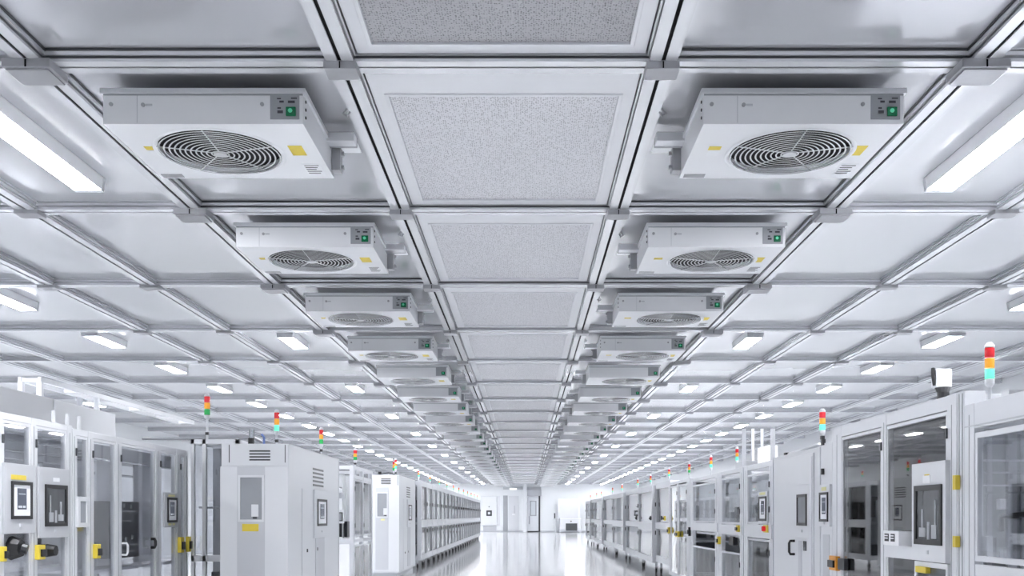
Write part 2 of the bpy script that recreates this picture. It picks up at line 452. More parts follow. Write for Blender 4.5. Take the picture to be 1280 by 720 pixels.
# ------------------------------------------------------------------ fan filter units
FW, FL, FH = 1.0, .80, .172           # width (x), length (y), height
ZB = CAMZ + 1.96                      # underside
def ffu_proto(cx, side):
    """side = +1: hanger bracket on the +x side"""
    cy0 = 5.36
    t = thing('fan_filter_unit', 'x', 'fan filter unit', (cx, cy0, ZB))
    x0, x1, y0, y1 = cx - FW / 2, cx + FW / 2, cy0 - FL / 2, cy0 + FL / 2
    gx, gy, R = cx - .035 * side * 1, cy0 - .005, .322
    # housing: walls, top and an underside with a round opening
    g = G()
    seg = 64
    ring = [(gx + R * math.cos(2 * math.pi * i / seg + math.pi / 4), gy + R * math.sin(2 * math.pi * i / seg + math.pi / 4)) for i in range(seg)]
    def border(px, py):
        # the point of the rectangle's outline in the direction of (px, py)
        dx, dy = px - gx, py - gy
        s = min((x1 - gx) / dx if dx > 1e-9 else 1e9, (x0 - gx) / dx if dx < -1e-9 else 1e9, (y1 - gy) / dy if dy > 1e-9 else 1e9, (y0 - gy) / dy if dy < -1e-9 else 1e9)
        return (gx + dx * s, gy + dy * s)
    outer = [border(*p) for p in ring]
    corners = [(x1, y1), (x0, y1), (x0, y0), (x1, y0)]
    # snap the closest outline point to each corner
    for c in corners:
        k = min(range(seg), key=lambda i: (outer[i][0] - c[0]) ** 2 + (outer[i][1] - c[1]) ** 2)
        outer[k] = c
    vs = [(p[0], p[1], ZB) for p in ring] + [(p[0], p[1], ZB) for p in outer] + [(p[0], p[1], ZB + FH) for p in outer] + [(p[0], p[1], ZB + .03) for p in ring]
    fs = []
    for i in range(seg):
        j = (i + 1) % seg
        fs += [(i, j, seg + j, seg + i), (seg + i, seg + j, 2 * seg + j, 2 * seg + i), (i, 3 * seg + i, 3 * seg + j, j)]
    fs.append(tuple(range(2 * seg, 3 * seg)))
    g.add(vs, fs)
    h = build('housing', g, M['housing'], t)
    build('top_flange', G().box(x0 - .012, x1 + .012, y0 - .012, y1 + .012, ZB + FH - .022, ZB + FH + .004), M['alum_plain'], t, bev=.003)
    build('corner_trim', G().box(x0 + .002, x1 - .002, y0 - .004, y0, ZB + FH - .030, ZB + FH - .0225), M['midgrey'], t)
    # fan behind the guard
    g = G().lathe((gx, gy, ZB + .03), [(R - .001, 0), (R - .001, .115), (.0, .115)], 40)
    build('fan_duct', g, M['void'], t)
    g = G().rod((gx, gy, ZB + .05), (gx, gy, ZB + .13), .085, 24)
    for k in range(7):
        a = 2 * math.pi * k / 7
        ca, sa = math.cos(a), math.sin(a)
        def W(r, s, z): return (gx + r * ca - s * sa, gy + r * sa + s * ca, ZB + z)
        g.add([W(.07, -.04, .07), W(.30, -.09, .065), W(.30, .05, .115), W(.07, .04, .11), W(.07, -.04, .075), W(.30, -.09, .07), W(.30, .05, .12), W(.07, .04, .115)],
              [(0, 3, 2, 1), (4, 5, 6, 7), (0, 1, 5, 4), (1, 2, 6, 5), (2, 3, 7, 6), (3, 0, 4, 7)])
    build('impeller', g, M['black'], t)
    g = G()
    for k in range(11):
        g.ring((gx, gy, ZB - .008), .045 + (R - .052) * k / 10, .0044, 44, .3)
    for k in range(5):
        a = 2 * math.pi * k / 5 + .95
        g.rod((gx + .03 * math.cos(a), gy + .03 * math.sin(a), ZB - .003), (gx + (R + .004) * math.cos(a), gy + (R + .004) * math.sin(a), ZB - .003), .0034, 5)
    g.rod((gx, gy, ZB - .012), (gx, gy, ZB - .004), .036, 20)
    build('finger_guard', g, M['chrome'], t)
    g = G()
    g.ring((gx, gy, ZB - .002), R + .012, .012, 56, .35)
    build('guard_rim', g, M['housing'], t, smooth=True)
    # switch panel on the side towards the viewer
    Fy = ('ym', y0)
    p = build('switch_panel', G().fbox(Fy, x1 - .165, x1 - .018, ZB + .022, ZB + .142, 0, .004), M['midgrey'], t, bev=.002)
    r = build('rocker_switch', G().fbox(Fy, x1 - .085, x1 - .035, ZB + .036, ZB + .082, .004, .014), M['green_switch'], p, bev=.004)
    build('pilot_light', G().rod((x1 - .062, y0 - .013, ZB + .062), (x1 - .062, y0 - .0165, ZB + .062), .011, 12), M['green_glow'], p)
    for (u, v, w, hh) in ((-.118, .105, .022, .010), (-.075, .103, .034, .012), (-.128, .052, .028, .014), (-.128, .074, .018, .008), (-.06, .124, .03, .006), (-.13, .122, .02, .006)):
        build('panel_mark', G().fbox(Fy, x1 + u, x1 + u + w, ZB + v, ZB + v + hh, .004, .0055), M['ink'], p)
    for u, v in ((.04, .098), (.20, .095), (FW - .205, .098)):
        build('screw', G().rod((x0 + u, y0, ZB + v), (x0 + u, y0 - .006, ZB + v), .010, 12), M['cast'], t)
    build('screw_slot', G().fbox(Fy, x0 + .212, x0 + .245, ZB + .090, ZB + .100, 0, .003), M['grey'], t)
    build('front_seam', G().fbox(Fy, x0 + .168, x0 + .171, ZB + .006, ZB + FH - .03, 0, .0012), M['grey'], t)
    # labels on the underside
    def lab(name, u0, u1, v0, v1, m, z=ZB - .0015):
        return build(name, G().box(x0 + u0, x0 + u1, y0 + v0, y0 + v1, z, z + .002), m, t)
    lab('warning_label', .850, .925, .29, .43, M['yellow'])
    lab('small_label', .085, .150, .30, .35, M['yellow'])
    lab('plain_label', .09, .155, .36, .44, M['paper'])
    rl = lab('rating_label', .865, .965, .56, .75, M['paper'])
    g = G()
    for k in range(5):
        g.box(x0 + .875, x0 + .955 - .012 * (k % 3), y0 + .58 + .03 * k, y0 + .588 + .03 * k, ZB - .003, ZB - .001)
    build('label_print', g, M['ink'], rl)
    build('maker_plate', G().box(x0 + .02, x0 + .14, y1 - .075, y1 - .02, ZB - .003, ZB), M['cast'], t)
    # bracket and channel to the inner rail
    xs = x1 if side > 0 else x0
    xr = (rail_x[5] - .08) if side > 0 else (rail_x[6] + .08)
    yb = y1 - .06
    build('support_channel', G().box(xs, xr, yb - .16, yb - .075, ZB + .135, ZB + .185), M['alum_plain'], t, bev=.004)
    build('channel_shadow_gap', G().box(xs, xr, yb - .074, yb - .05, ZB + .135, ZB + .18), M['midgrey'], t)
    build('mounting_plate', G().box(xs, xr, yb - .049, yb + .10, ZB + .162, ZB + .17), M['housing'], t, bev=.002)
    b = build('hanger_bracket', G().box(xs, xs + side * .05, yb - .02, yb + .05, ZB + .02, ZB + .16), M['cast'], t, bev=.004)
    for zz in (.045, .125):
        build('bolt', G().rod((xs + side * .05, yb + .015, ZB + zz), (xs + side * .066, yb + .015, ZB + zz), .014, 6), M['cast'], b)
    hk = [(xs + side * .17, cy0 - .12, HC - .005), (xs + side * .17, cy0 - .12, HC - .06), (xs + side * .15, cy0 - .12, HC - .085), (xs + side * .17, cy0 - .12, HC - .10), (xs + side * .185, cy0 - .12, HC - .075)]
    build('safety_hook', G().tube(hk, .006, 6), M['cast'], t)
    for k in range(3):
        build('side_screw', G().rod((xs, y0 + .05, ZB + .05 + .04 * k), (xs + side * .005, y0 + .05, ZB + .05 + .04 * k), .008, 8), M['dark'], t)
    return t
SKIP_FAR = ('screw', 'screw_slot', 'front_seam', 'label_print', 'bolt', 'side_screw', 'safety_hook', 'panel_mark', 'plain_label', 'maker_plate', 'small_label')
SKIP_FAR2 = SKIP_FAR + ('impeller', 'corner_trim', 'hanger_bracket', 'mounting_plate', 'warning_label', 'rating_label', 'pilot_light', 'channel_shadow_gap', 'guard_rim')
for cx, side, word in ((-1.616, 1, 'left-side'), (1.386, -1, 'right-side')):
    p = ffu_proto(cx, side); T = tree_of(p)
    for n in range(0, NR - 1):
        lab = ('grey fan filter unit with round grille and green switch, %s in the %s row' % (ORD[n], word)) if n < 11 else \
              ('thin distant fan filter unit at the far end of the %s row' % word)
        grp = None if n < 11 else 'distant fan filter units of the %s row' % word
        if n == 0:
            p['label'] = lab
        else:
            dup(p, T, (cx, 5.36 + SP * n, ZB), lab, grp, skip=() if n < 4 else (SKIP_FAR if n < 8 else SKIP_FAR2))

# ------------------------------------------------------------------ shared machine parts
def yx(X, px): return X * FPX / (px - VX)                 # depth of a pixel column on the plane x = X
def zz(py, d): return CAMZ + (VY - py) * d / FPX           # height of a pixel row at depth d
def xy(d, px): return (px - VX) * d / FPX                  # x of a pixel column at depth d

def tower(parent, x, y, z0, z1, r=.021, lit=True, brk=False):
    """signal tower: mast, then red, amber and green lenses (sub-parts)"""
    H = z1 - z0
    zl = z1 - .20 * min(1, H / .40) - .02
    g = G().rod((x, y, z0), (x, y, zl - .02), r * .42, 10)
    g.lathe((x, y, zl - .045), [(r * .5, 0), (r, .02), (r, .045)], 14)
    t = build('signal_tower', g, M['white'], parent)
    k = (z1 - .02 - zl) / 3
    for nm, m, i in (('green_lens', 'green_lit' if lit else 'green', 0), ('amber_lens', 'amber', 1), ('red_lens', 'red', 2)):
        build(nm, G().lathe((x, y, zl + k * i + .003), [(r * .96, 0), (r, .004), (r, k - .010), (r * .96, k - .006)], 14), M[m], t, smooth=True)
    build('lens_cap', G().lathe((x, y, zl + 3 * k), [(r, 0), (r, .012), (r * .5, .028)], 14), M['white'], t, smooth=True)
    if brk:
        build('mast_clamp', G().box(x - .016, x + .016, y - .016, y + .016, z0 + .06, z0 + .09), M['black'], t)
    return t

def operator_panel(parent, F, u0, u1, v0, v1, su0, su1, sv0, sv1, style='screen', plate=True, w=.02, lab=None, labtop=None, name='operator_panel', pm='white'):
    pl = build(name, G().fbox(F, u0, u1, v0, v1, 0, w), M[pm], parent, bev=.004)
    t = min(abs(su1 - su0), abs(sv1 - sv0)) * .09
    build('screen_bezel', G().fframe(F, su0, su1, sv0, sv1, t, w, w + .010), M['black'], pl)
    if style == 'screen':
        build('screen_surround', G().fbox(F, min(su0, su1) + t, max(su0, su1) - t, sv0 + t, sv1 - t, w, w + .003), M['paper'], pl)
        du, dv = abs(su1 - su0), sv1 - sv0
        a = min(su0, su1)
        build('screen', G().fbox(F, a + du * .28, a + du * .72, sv0 + dv * .26, sv0 + dv * .82, w + .003, w + .005), M['screen_dark'], pl)
        g = G()
        for (p, q, r_, s) in ((.32, .5, .30, .36), (.54, .66, .30, .36), (.34, .66, .66, .68)):
            g.fbox(F, a + du * p, a + du * q, sv0 + dv * r_, sv0 + dv * s, w + .005, w + .006)
        build('screen_icon', g, M['screen'], pl)
    else:
        build('dark_pane', G().fbox(F, min(su0, su1) + t, max(su0, su1) - t, sv0 + t, sv1 - t, w, w + .003), M['window_dark' if style == 'dark' else 'window_grey'], pl)
        if style == 'dark':
            a, du, dv = min(su0, su1) + t, abs(su1 - su0) - 2 * t, sv1 - sv0 - 2 * t
            g = G()
            for (p, q, r_, s) in ((.12, .34, .02, .30), (.42, .52, .0, .36), (.60, .88, .05, .24), (.70, .78, .24, .62), (.15, .2, .3, .8)):
                g.fbox(F, a + du * p, a + du * q, sv0 + t + dv * r_, sv0 + t + dv * s, w + .003, w + .006)
            build('inside_part', g, M['midgrey'], pl)
    build('key_switch', G().fbox(F, (u0 + u1) / 2 - .012, (u0 + u1) / 2 + .012, v0 + (sv0 - v0) * .45, v0 + (sv0 - v0) * .45 + .022, w, w + .006), M['grey'], pl)
    if labtop:
        build('warning_label', G().fbox(F, labtop[0], labtop[1], labtop[2], labtop[3], w, w + .002), M[labtop[4]], pl)
    if lab:
        build('note_label', G().fbox(F, lab[0], lab[1], lab[2], lab[3], w, w + .002), M[lab[4]], pl)
    return pl

def latch(parent, F, u0, u1, v0, v1, m='yellow', knob=False):
    la = build('door_latch', G().fbox(F, u0, u1, v0, v1, 0, .035), M[m], parent, bev=.005)
    um, s = (u0 + u1) / 2, abs(u1 - u0)
    build('latch_bolt', G().fbox(F, um - s * .3, um + s * .48, v0 + (v1 - v0) * .2, v0 + (v1 - v0) * .7, .0, .05), M['black'], la, bev=.004)
    return la

def handle(parent, F, u, v0, v1, m='black', out=.05, r=.008):
    k, p = F
    def P(w, v): return (p + w, u, v) if k == 'xp' else (p - w, u, v) if k == 'xm' else (u, p - w, v)
    return build('door_handle', G().tube([P(0, v0), P(out * .8, v0), P(out, v0 + .02), P(out, v1 - .02), P(out * .8, v1), P(0, v1)], r, 8), M[m], parent, smooth=True)

def louver(parent, F, u0, u1, v0, v1, n=4):
    g = G()
    h = (v1 - v0) / n
    for k in range(n):
        g.fbox(F, u0, u1, v0 + h * k, v0 + h * k + h * .5, .001, .004)
    return build('vent_slots', g, M['dark'], parent)

def caster(parent, x, y, r=.045):
    g = G().box(x - .025, x + .025, y - .03, y + .03, r * 1.6, r * 2.3)
    c = build('caster', g, M['cast'], parent)
    build('wheel', G().rod((x - .016, y, r), (x + .016, y, r), r, 14), M['rubber'], c)

def inner_equipment(parent, x0, x1, y0, y1, z0, z1, seed, dark=True):
    """machinery that shows through the glass"""
    R = random.Random(seed)
    w, d, h = x1 - x0, y1 - y0, z1 - z0
    build('gantry', G().box(x0 + w * .15, x1 - w * .15, y0 + d * .3, y0 + d * .3 + .06, z0 + h * .62, z0 + h * .70), M['alum_plain'], parent)
    build('linear_axis', G().box(x0 + w * .30, x0 + w * .30 + .09, y0 + .06, y1 - .06, z0 + h * .30, z0 + h * .36), M['midgrey'], parent)
    a = y0 + d * R.uniform(.2, .6)
    g = G().box(x0 + w * .3, x0 + w * .3 + .10, a, a + .10, z0 + h * .36, z0 + h * .52)
    g.rod((x0 + w * .3 + .05, a + .05, z0 + h * .36), (x0 + w * .3 + .05, a + .05, z0 + h * .24), .02, 10)
    build('gripper_head', g, M['dark' if dark else 'midgrey'], parent)
    b = y0 + d * R.uniform(.1, .6)
    build('control_box', G().box(x0 + w * .5, x0 + w * .8, b, b + d * .22, z0 + h * R.uniform(.02, .1), z0 + h * R.uniform(.2, .3)), M['dark' if dark else 'grey'], parent)
    c = y0 + d * R.uniform(.1, .8)
    g = G()
    for k in range(3):
        yy = y0 + d * (.12 + .3 * k + R.uniform(0, .1)); g.box(x0 + w * .72, x0 + w * .74, yy, yy + d * .16, z0, z1 - .03)
    build('partition_sheet', g, M['alum_plain'], parent)
    build('pneumatic_rail', G().rod((x0 + w * .6, y0, z0 + h * .8), (x0 + w * .6, y1, z0 + h * .8), .012, 8), M['chrome'], parent)
    build('column', G().box(x0 + w * .55, x0 + w * .55 + .07, c, c + .07, z0 + .02, z1 - .05), M['grey'], parent)

exec_order = None
def glazed(name, label, cat, F, y0, y1, depth, top, doors, base=.10, group=None, glass='smoke', inner='inner', seed=1, endpane=False, roof='white', fm='frame', back=None, bar=.05, mids=(), equip=True, dark=True, hinge=True, caster_feet=False, toprail=.05, deck=.72):
    """aluminium-framed glazed machine standing along a row; doors: (u0, u1, v0, v1[, inset frame width])"""
    k, X = F
    s = -1 if k == 'xp' else 1                      # direction into the machine
    xb = X + s * depth
    t = thing(name, label, cat, ((X + xb) / 2, (y0 + y1) / 2, 0), group)
    g = G()
    # top and bottom rails, then posts between the doors
    xa, xc = sorted((X, xb))
    for (za, zb) in ((top - toprail, top), (base, base + bar)):
        g.fbox(F, y0 + .001, y1 - .001, za + .001, zb - .001, -.049, 0)
        g.box(xa + .003, xc - .003, y0 + .003, y0 + .047, za + .003, zb - .003); g.box(xa + .003, xc - .003, y1 - .047, y1 - .003, za + .003, zb - .003)
        g.box(xb - s * .048, xb - s * .002, y0 + .002, y1 - .002, za + .002, zb - .002)
    edges = [y0] + sorted(sum([[d[0], d[1]] for d in doors], [])) + [y1]
    seen = set()
    posts = []
    ds = sorted({(round(min(d[0], d[1]), 4), round(max(d[0], d[1]), 4)) for d in doors})
    cur = y0
    for a, b in ds:
        if a - cur > .004: posts.append((cur, a))
        cur = max(cur, b)
    if y1 - cur > .004: posts.append((cur, y1))
    for a, b in posts:
        g.fbox(F, a, b, base, top, -.05, .002)
    for yy in (y0, y1 - .05):
        g.box(xb - s * .05, xb, yy, yy + .05, base, top)
    for z in mids:
        g.fbox(F, y0, y1, z - bar / 2, z + bar / 2, -.05, .001)
    build('frame', g, M[fm], t, bev=.003)
    g = G()
    for a, b in posts:
        c = (a + b) / 2
        if b - a > .03: g.fbox(F, c - .004, c + .004, base + .05, top - .06, .0, .0035)
    if g.v: build('frame_slot', g, M['midgrey'], t)
    if roof: build('roof_sheet', G().box(xa + .01, xc - .01, y0 + .01, y1 - .01, top - .03, top - .012), M[roof], t)
    build('back_sheet', G().box(xb - s * .03, xb - s * .02, y0 + .02, y1 - .02, base + .05, top - .04), M[back or inner], t)
    build('work_deck', G().box(xa + .06, xc - .06, y0 + .05, y1 - .05, deck, deck + .03), M['alum_plain'], t)
    g = G()
    if not caster_feet:
        build('plinth', G().box(xa + .04, xc - .04, y0 + .03, y1 - .03, 0, base), M['grey'], t)
    else:
        for yy in (y0 + .1, y1 - .1):
            caster(t, X + s * .08, yy); caster(t, xb - s * .08, yy)
            g.box(X + s * .06, X + s * .10, yy - .02, yy + .02, .10, base)
            g.box(xb - s * .10, xb - s * .06, yy - .02, yy + .02, .10, base)
        build('foot_post', g, M['frame'], t)
    if endpane:
        build('end_pane', G().box(xa + .055, xc - .055, y0 + .02, y0 + .026, base + .06, top - .055), M[glass], t)
    for d in doors:
        u0, u1, v0, v1 = d[:4]
        w = d[4] if len(d) > 4 else .022
        dr = build('door', G().fframe(F, u0 + .003, u1 - .003, v0, v1, w, -.022, -.002), M[fm], t)
        build('glass_pane', G().fbox(F, u0 + w, u1 - w, v0 + w * .8, v1 - w * .8, -.014, -.009), M[glass], dr)
        if hinge and v1 - v0 > .5:
            g = G()
            for vv in (v0 + .12, v1 - .16):
                g.fbox(F, u0 - .012, u0 + .008, vv, vv + .06, 0, .012)
            build('hinge', g, M['dark'], dr)
    if equip:
        inner_equipment(t, xa + .1, xc - .1, y0 + .08, y1 - .08, deck + .03, top - .08, seed, dark)
    return t

# ------------------------------------------------------------------ left row: glazed cabinets nearest the viewer
XA = -3.52
FA = ('xp', XA)
def ya(px): return yx(XA, px)
TOPA = 1.80
# cabinet with the two operator panels
c = glazed('process_cabinet', 'glazed cabinet with two white operator plates, first in the left-side row', 'cabinet', FA, 5.72, ya(90) - .004, .95, TOPA,
           [(5.76, 6.52, .14, 1.75), (ya(3), ya(39), .14, 1.75), (ya(45), ya(84), .14, 1.75)], seed=3, deck=.68, roof=None, fm='alum_plain', glass='tint', inner='inner_light')  # aluminium frame chosen to stay darker under the near lamp
dA, dB = ya(22), ya(64)
operator_panel(c, FA, ya(2), ya(41), zz(667, dA), zz(580, dA), ya(10), ya(36), zz(649, dA), zz(602, dA), 'screen', labtop=(ya(10), ya(29), zz(600, dA), zz(594, dA), 'yellow'), pm='plate')
operator_panel(c, FA, ya(46), ya(83.5), zz(672, dB), zz(585, dB), ya(52.5), ya(80), zz(658, dB), zz(606, dB), 'dark', lab=(ya(63), ya(71), zz(602, dB), zz(597, dB), 'paper'), pm='plate')
latch(c, FA, ya(43), ya(51), zz(698, dB), zz(680, dB))
build('added_dark_box', G().box(XA - .5, XA - .10, 5.8, ya(92), 1.47, 1.72), M['midgrey'], c)  # added dark box, makes the upper glass look dark
g = G()
for k, z in enumerate((1.50, 1.56, 1.63, 1.69)): g.rod((XA - .09, 5.8, z), (XA - .09, ya(92), z), .006 + .003 * (k % 2), 6)
build('streak_rod', g, M['chrome'], c)  # added bright rods in place of reflection streaks on the glass
hw = build('cable_gland', G().rod((XA - .02, ya(18), zz(685, dA)), (XA + .05, ya(18), zz(685, dA)), .085, 10, .06), M['black'], c)
build('gland_plug', G().rod((XA + .05, ya(18), zz(685, dA)), (XA + .085, ya(19), zz(685, dA) - .01), .035, 10), M['dark'], hw)
build('grab_knob', G().rod((XA - .01, ya(60), zz(688, dB)), (XA + .06, ya(60), zz(688, dB)), .05, 9, .038), M['black'], c)
latch(c, FA, ya(-2), ya(2.5), zz(700, dA), zz(682, dA))
# cabinet with the black module inside
c = glazed('process_cabinet', 'glazed cabinet with black module and small screen, beside the one with two operator plates', 'cabinet', FA, ya(90.5), ya(235), .95, TOPA - .02,
           [(ya(95), ya(110), .14, 1.73), (ya(116), ya(145), .14, 1.73), (ya(151), ya(194.5), .14, 1.73), (ya(200.5), ya(220.5), .14, 1.73), (ya(225.5), ya(231.5), .14, 1.73)], seed=5, deck=.62, roof=None, fm='alum_plain', glass='tint', inner='inner_light')
d1 = ya(101)
sp = build('service_window', G().fframe(FA, ya(95), ya(108), zz(659, d1), zz(621, d1), .035, 0, .02), M['white'], c)
build('window_pane', G().fbox(FA, ya(95) + .034, ya(108) - .034, zz(659, d1) + .034, zz(621, d1) - .034, .006, .012), M['window_grey'], sp)
d2 = ya(120); latch(c, FA, ya(116), ya(121), zz(698, d2), zz(680, d2))
d3 = ya(168)
bm_ = build('black_module', G().box(XA - .34, XA - .07, ya(151), ya(184), zz(697, d3), zz(627, d3)), M['black'], c, bev=.01)
g = G()
FB = ('xp', XA - .07)
for (py, a, b) in ((640, 153, 178), (652, 153, 172), (682, 152, 182), (690, 156, 176)):
    g.fbox(FB, ya(a), ya(b), zz(py, d3), zz(py, d3) + .014, 0, .012)
build('module_rail', g, M['chrome'], bm_)
g = G()
for (px, py) in ((156, 633), (164, 632), (172, 633), (158, 676), (166, 674), (174, 672)):
    g.fbox(FB, ya(px), ya(px) + .03, zz(py, d3) - .018, zz(py, d3) + .018, 0, .01)
build('module_terminal', g, M['midgrey'], bm_)
handle(c, FA, ya(152.5), zz(692, d3), zz(678, d3), 'white', .05, .010)
handle(c, FA, ya(189), zz(686, d3), zz(675, d3), 'black', .04, .014)
d4 = ya(212)
operator_panel(c, FA, ya(203.5), ya(220), zz(659, d4), zz(616, d4), ya(206.5), ya(218.5), zz(653, d4), zz(622, d4), 'screen', labtop=(ya(208), ya(216), zz(621, d4), zz(618.5, d4), 'pale_yellow'), lab=(ya(208), ya(216), zz(656.5, d4), zz(654, d4), 'pale_yellow'), pm='plate')
latch(c, FA, ya(222), ya(226), zz(692, d4), zz(672, d4)); latch(c, FA, ya(232), ya(235), zz(692, d4), zz(672, d4))
build('added_dark_box', G().box(XA - .5, XA - .14, ya(94), ya(232), 1.60, 1.71), M['midgrey'], c)  # added box darkening the upper glass of this cabinet
build('streak_rod', G().rod((XA - .12, ya(94), 1.585), (XA - .12, ya(232), 1.585), .012, 6), M['chrome'], c)  # added rod for the light streak in the upper glass
for px in (106, 122, 136):
    build('air_fitting', G().rod((XA - .25, ya(px), TOPA - .02), (XA - .25, ya(px), TOPA + .14), .022, 10, .014), M['white'], c)
# glazed frame that faces the viewer, between that cabinet and the solid cabinet
YL = 10.37
x0, x1 = XA + .012, -3.01
t = thing('glazed_enclosure', 'tall glazed enclosure with a split crossbar, squeezed beside the bigger solid white cabinet', 'enclosure', ((x0 + x1) / 2, YL + .6, 0))
FL_ = ('ym', YL)
zt = zz(549, YL)
g = G()
zc0, zc1 = zz(702, YL), zz(694, YL)
xm = xy(YL, 255)
g.box(x0, x0 + .035, YL, YL + .05, .1, zt); g.box(x1 - .035, x1, YL, YL + .05, .1, zt); g.box(xm - .02, xm + .02, YL, YL + .05, .1, zt)
g.box(x0, x1, YL, YL + .05, zt - .05, zt); g.box(x0, x1, YL, YL + .05, zc0, zc1); g.box(x0, x1, YL, YL + .05, .1, .15)
g.box(x0, x0 + .035, YL + 1.25, YL + 1.3, .1, zt); g.box(x1 - .035, x1, YL + 1.25, YL + 1.3, .1, zt)
for xx in (x0, x1 - .035): g.box(xx, xx + .035, YL, YL + 1.3, zt - .05, zt); g.box(xx, xx + .035, YL, YL + 1.3, .1, .15)
build('frame', g, M['frame'], t, bev=.003)
for a, b in ((x0 + .035, xm - .02), (xm + .02, x1 - .035)):
    build('upper_pane', G().box(a + .004, b - .004, YL + .02, YL + .026, zc1 + .006, zt - .055), M['smoke'], t)
    build('lower_pane', G().box(a + .004, b - .004, YL + .02, YL + .026, .155, zc0 - .006), M['smoke'], t)
build('back_sheet', G().box(x0 + .01, x1 - .01, YL + .7, YL + .71, .15, zt - .05), M['midgrey'], t)
build('roof_sheet', G().box(x0 + .01, x1 - .01, YL + .06, YL + 1.25, zt - .035, zt - .02), M['white'], t)
build('plinth', G().box(x0 + .03, x1 - .03, YL + .06, YL + 1.25, 0, .1), M['grey'], t)
build('inner_column', G().box(x0 + .2, x0 + .28, YL + .5, YL + .58, .15, zt - .06), M['grey'], t)
build('control_box', G().box(x0 + .12, x0 + .34, YL + .3, YL + .6, .16, .5), M['dark'], t)
build('shelf', G().box(x0 + .05, x1 - .05, YL + .1, YL + .68, 1.18, 1.20), M['grey'], t)
tower(t, xy(10.45, 259), YL + .08, zt - .01, zz(493, 10.45), .030, False, True)
# dark pipe along the top of the cabinets
zp = zt + .018
tag(build('overhead_pipe', G().tube([(xy(10.5, 178), 10.5, zp), (xy(10.5, 250), 10.5, zp), (xy(10.5, 318), 10.5, zp), (xy(10.5, 330), 10.52, zp - .05)], .016, 8), M['midgrey'], loc=(xy(10.5, 250), 10.5, zp)),
    'thin dark pipe lying across the tops beside the solid white cabinet', 'pipe')
# plenum box behind the glazed cabinets
t = thing('air_plenum', 'long white sheet-metal plenum box rising behind the glazed cabinets', 'plenum', (-5.2, 7.6, 0))
build('casing', G().box(-5.75, -4.72, 5.0, 11.4, .12, 2.27), M['white'], t, bev=.01)
g = G()
for y in (6.45, 8.2, 9.9): g.box(-4.719, -4.712, y, y + .03, .2, 2.25)
build('seam_strip', g, M['frame'], t)
build('plinth', G().box(-5.7, -4.77, 5.05, 11.35, 0, .12), M['grey'], t)
# cable tray hung over the plenum box
t = thing('cable_tray', 'white cable tray frame standing above the long plenum box', 'cable tray', (-5.0, 10.5, 2.27))
g = G()
zt_ = 2.50
for xx in (-5.1, -4.9): g.box(xx - .015, xx + .015, 9.98, 14.6, zt_ - .05, zt_)
for k in range(6): g.box(-5.1, -4.9, 10.0 + .9 * k, 10.04 + .9 * k, zt_ - .045, zt_ - .01)
build('tray_rail', g, M['white'], t)
for y in (9.98, 11.3):
    for xx in (-5.12, -4.93): build('tray_post', G().box(xx, xx + .05, y, y + .05, 2.27, zt_ - .05), M['white'], t)

# ------------------------------------------------------------------ the two solid white cabinets
def solid_cabinet(label, X, xl, y0, y1, top, lw=.16, lm='yellow'):
    """px: helper giving the front layout in px at depth y0"""
    t = thing('solid_cabinet', label, 'cabinet', ((X + xl) / 2, (y0 + y1) / 2, 0))
    W = X - xl
    Ff, Fs = ('ym', y0), ('xp', X)
    build('casing', G().box(xl, X, y0 + .02, y1, .08, top), M['white'], t, bev=.008)
    build('plinth', G().box(xl + .05, X - .05, y0 + .08, y1 - .05, 0, .08), M['grey'], t)
    zf = top - .215
    fp = build('fascia', G().fbox(('ym', y0 + .02), xl + .004, X - .004, zf, top - .004, 0, .004), M['white'], t)
    g = G()
    for u in (xl + W * .12, X - W * .05): g.fbox(('ym', y0 + .016), u - .004, u + .004, zf + .03, top - .01, 0, .002)
    build('fascia_gap', g, M['dark'], fp)
    louver(t, ('ym', y0 + .016), xl + W * .42, xl + W * .73, zf + .05, top - .05, 4)
    # front door with a grey middle strip and a window
    d = build('door', G().fbox(('ym', y0 + .02), xl - .004, X + .002, .1, zf - .006, 0, .03), M['white'], t, bev=.006)
    Fd = ('ym', y0 - .01)
    a, b = xl + W * .25, xl + W * .66
    build('middle_strip', G().fbox(Fd, a, b, .14, zf - .012, 0, .003), M['grey'], d)
    w0, w1 = zf - .095, zf - .55
    build('window_frame', G().fframe(Fd, a + .01, b - .005, w1, w0, .022, .003, .014), M['white'], d)
    build('window_pane', G().fbox(Fd, a + .032, b - .027, w1 + .022, w0 - .022, .003, .006), M['window_grey'], d)
    g = G().fbox(Fd, a + .14, a + .21, w1 + .05, w1 + .17, .006, .012)
    build('inner_bottle', g, M['white'], d, bev=.01)
    build('inner_valve', G().fbox(Fd, a + .155, a + .195, w1 + .03, w1 + .049, .006, .014), M['dark'], d)
    build('yellow_label', G().fbox(Fd, a + .13 - lw / 2, a + .13 + lw / 2, w1 - .02 - lw * .45, w1 - .02, .003, .005), M[lm], d)
    # the side towards the aisle
    L = y1 - y0
    louver(t, Fs, y0 + L * .42, y0 + L * .63, top - .38, top - .16, 5)
    sd = build('side_door', G().fbox(Fs, y0 + L * .22, y0 + L * .68, .12, top - .42, 0, .006), M['white'], t, bev=.003)
    build('side_strip', G().fbox(Fs, y0 + L * .46, y0 + L * .64, .14, top - .95, .006, .010), M['grey'], sd)
    for u in (.30, .49):
        build('door_lock', G().fbox(Fs, y0 + L * u, y0 + L * u + .03, zz(694, y0), zz(694, y0) + .035, .006, .014), M['black'], sd)
    operator_panel(t, Fs, y0 + L * .42, y0 + L * .70, top - .95, top - .42, y0 + L * .47, y0 + L * .66, top - .82, top - .52, 'screen', w=.022)
    build('back_trim', G().fbox(Fs, y1 - .05, y1 - .03, .1, top - .02, 0, .003), M['grey'], t)
    return t
X1 = -2.33
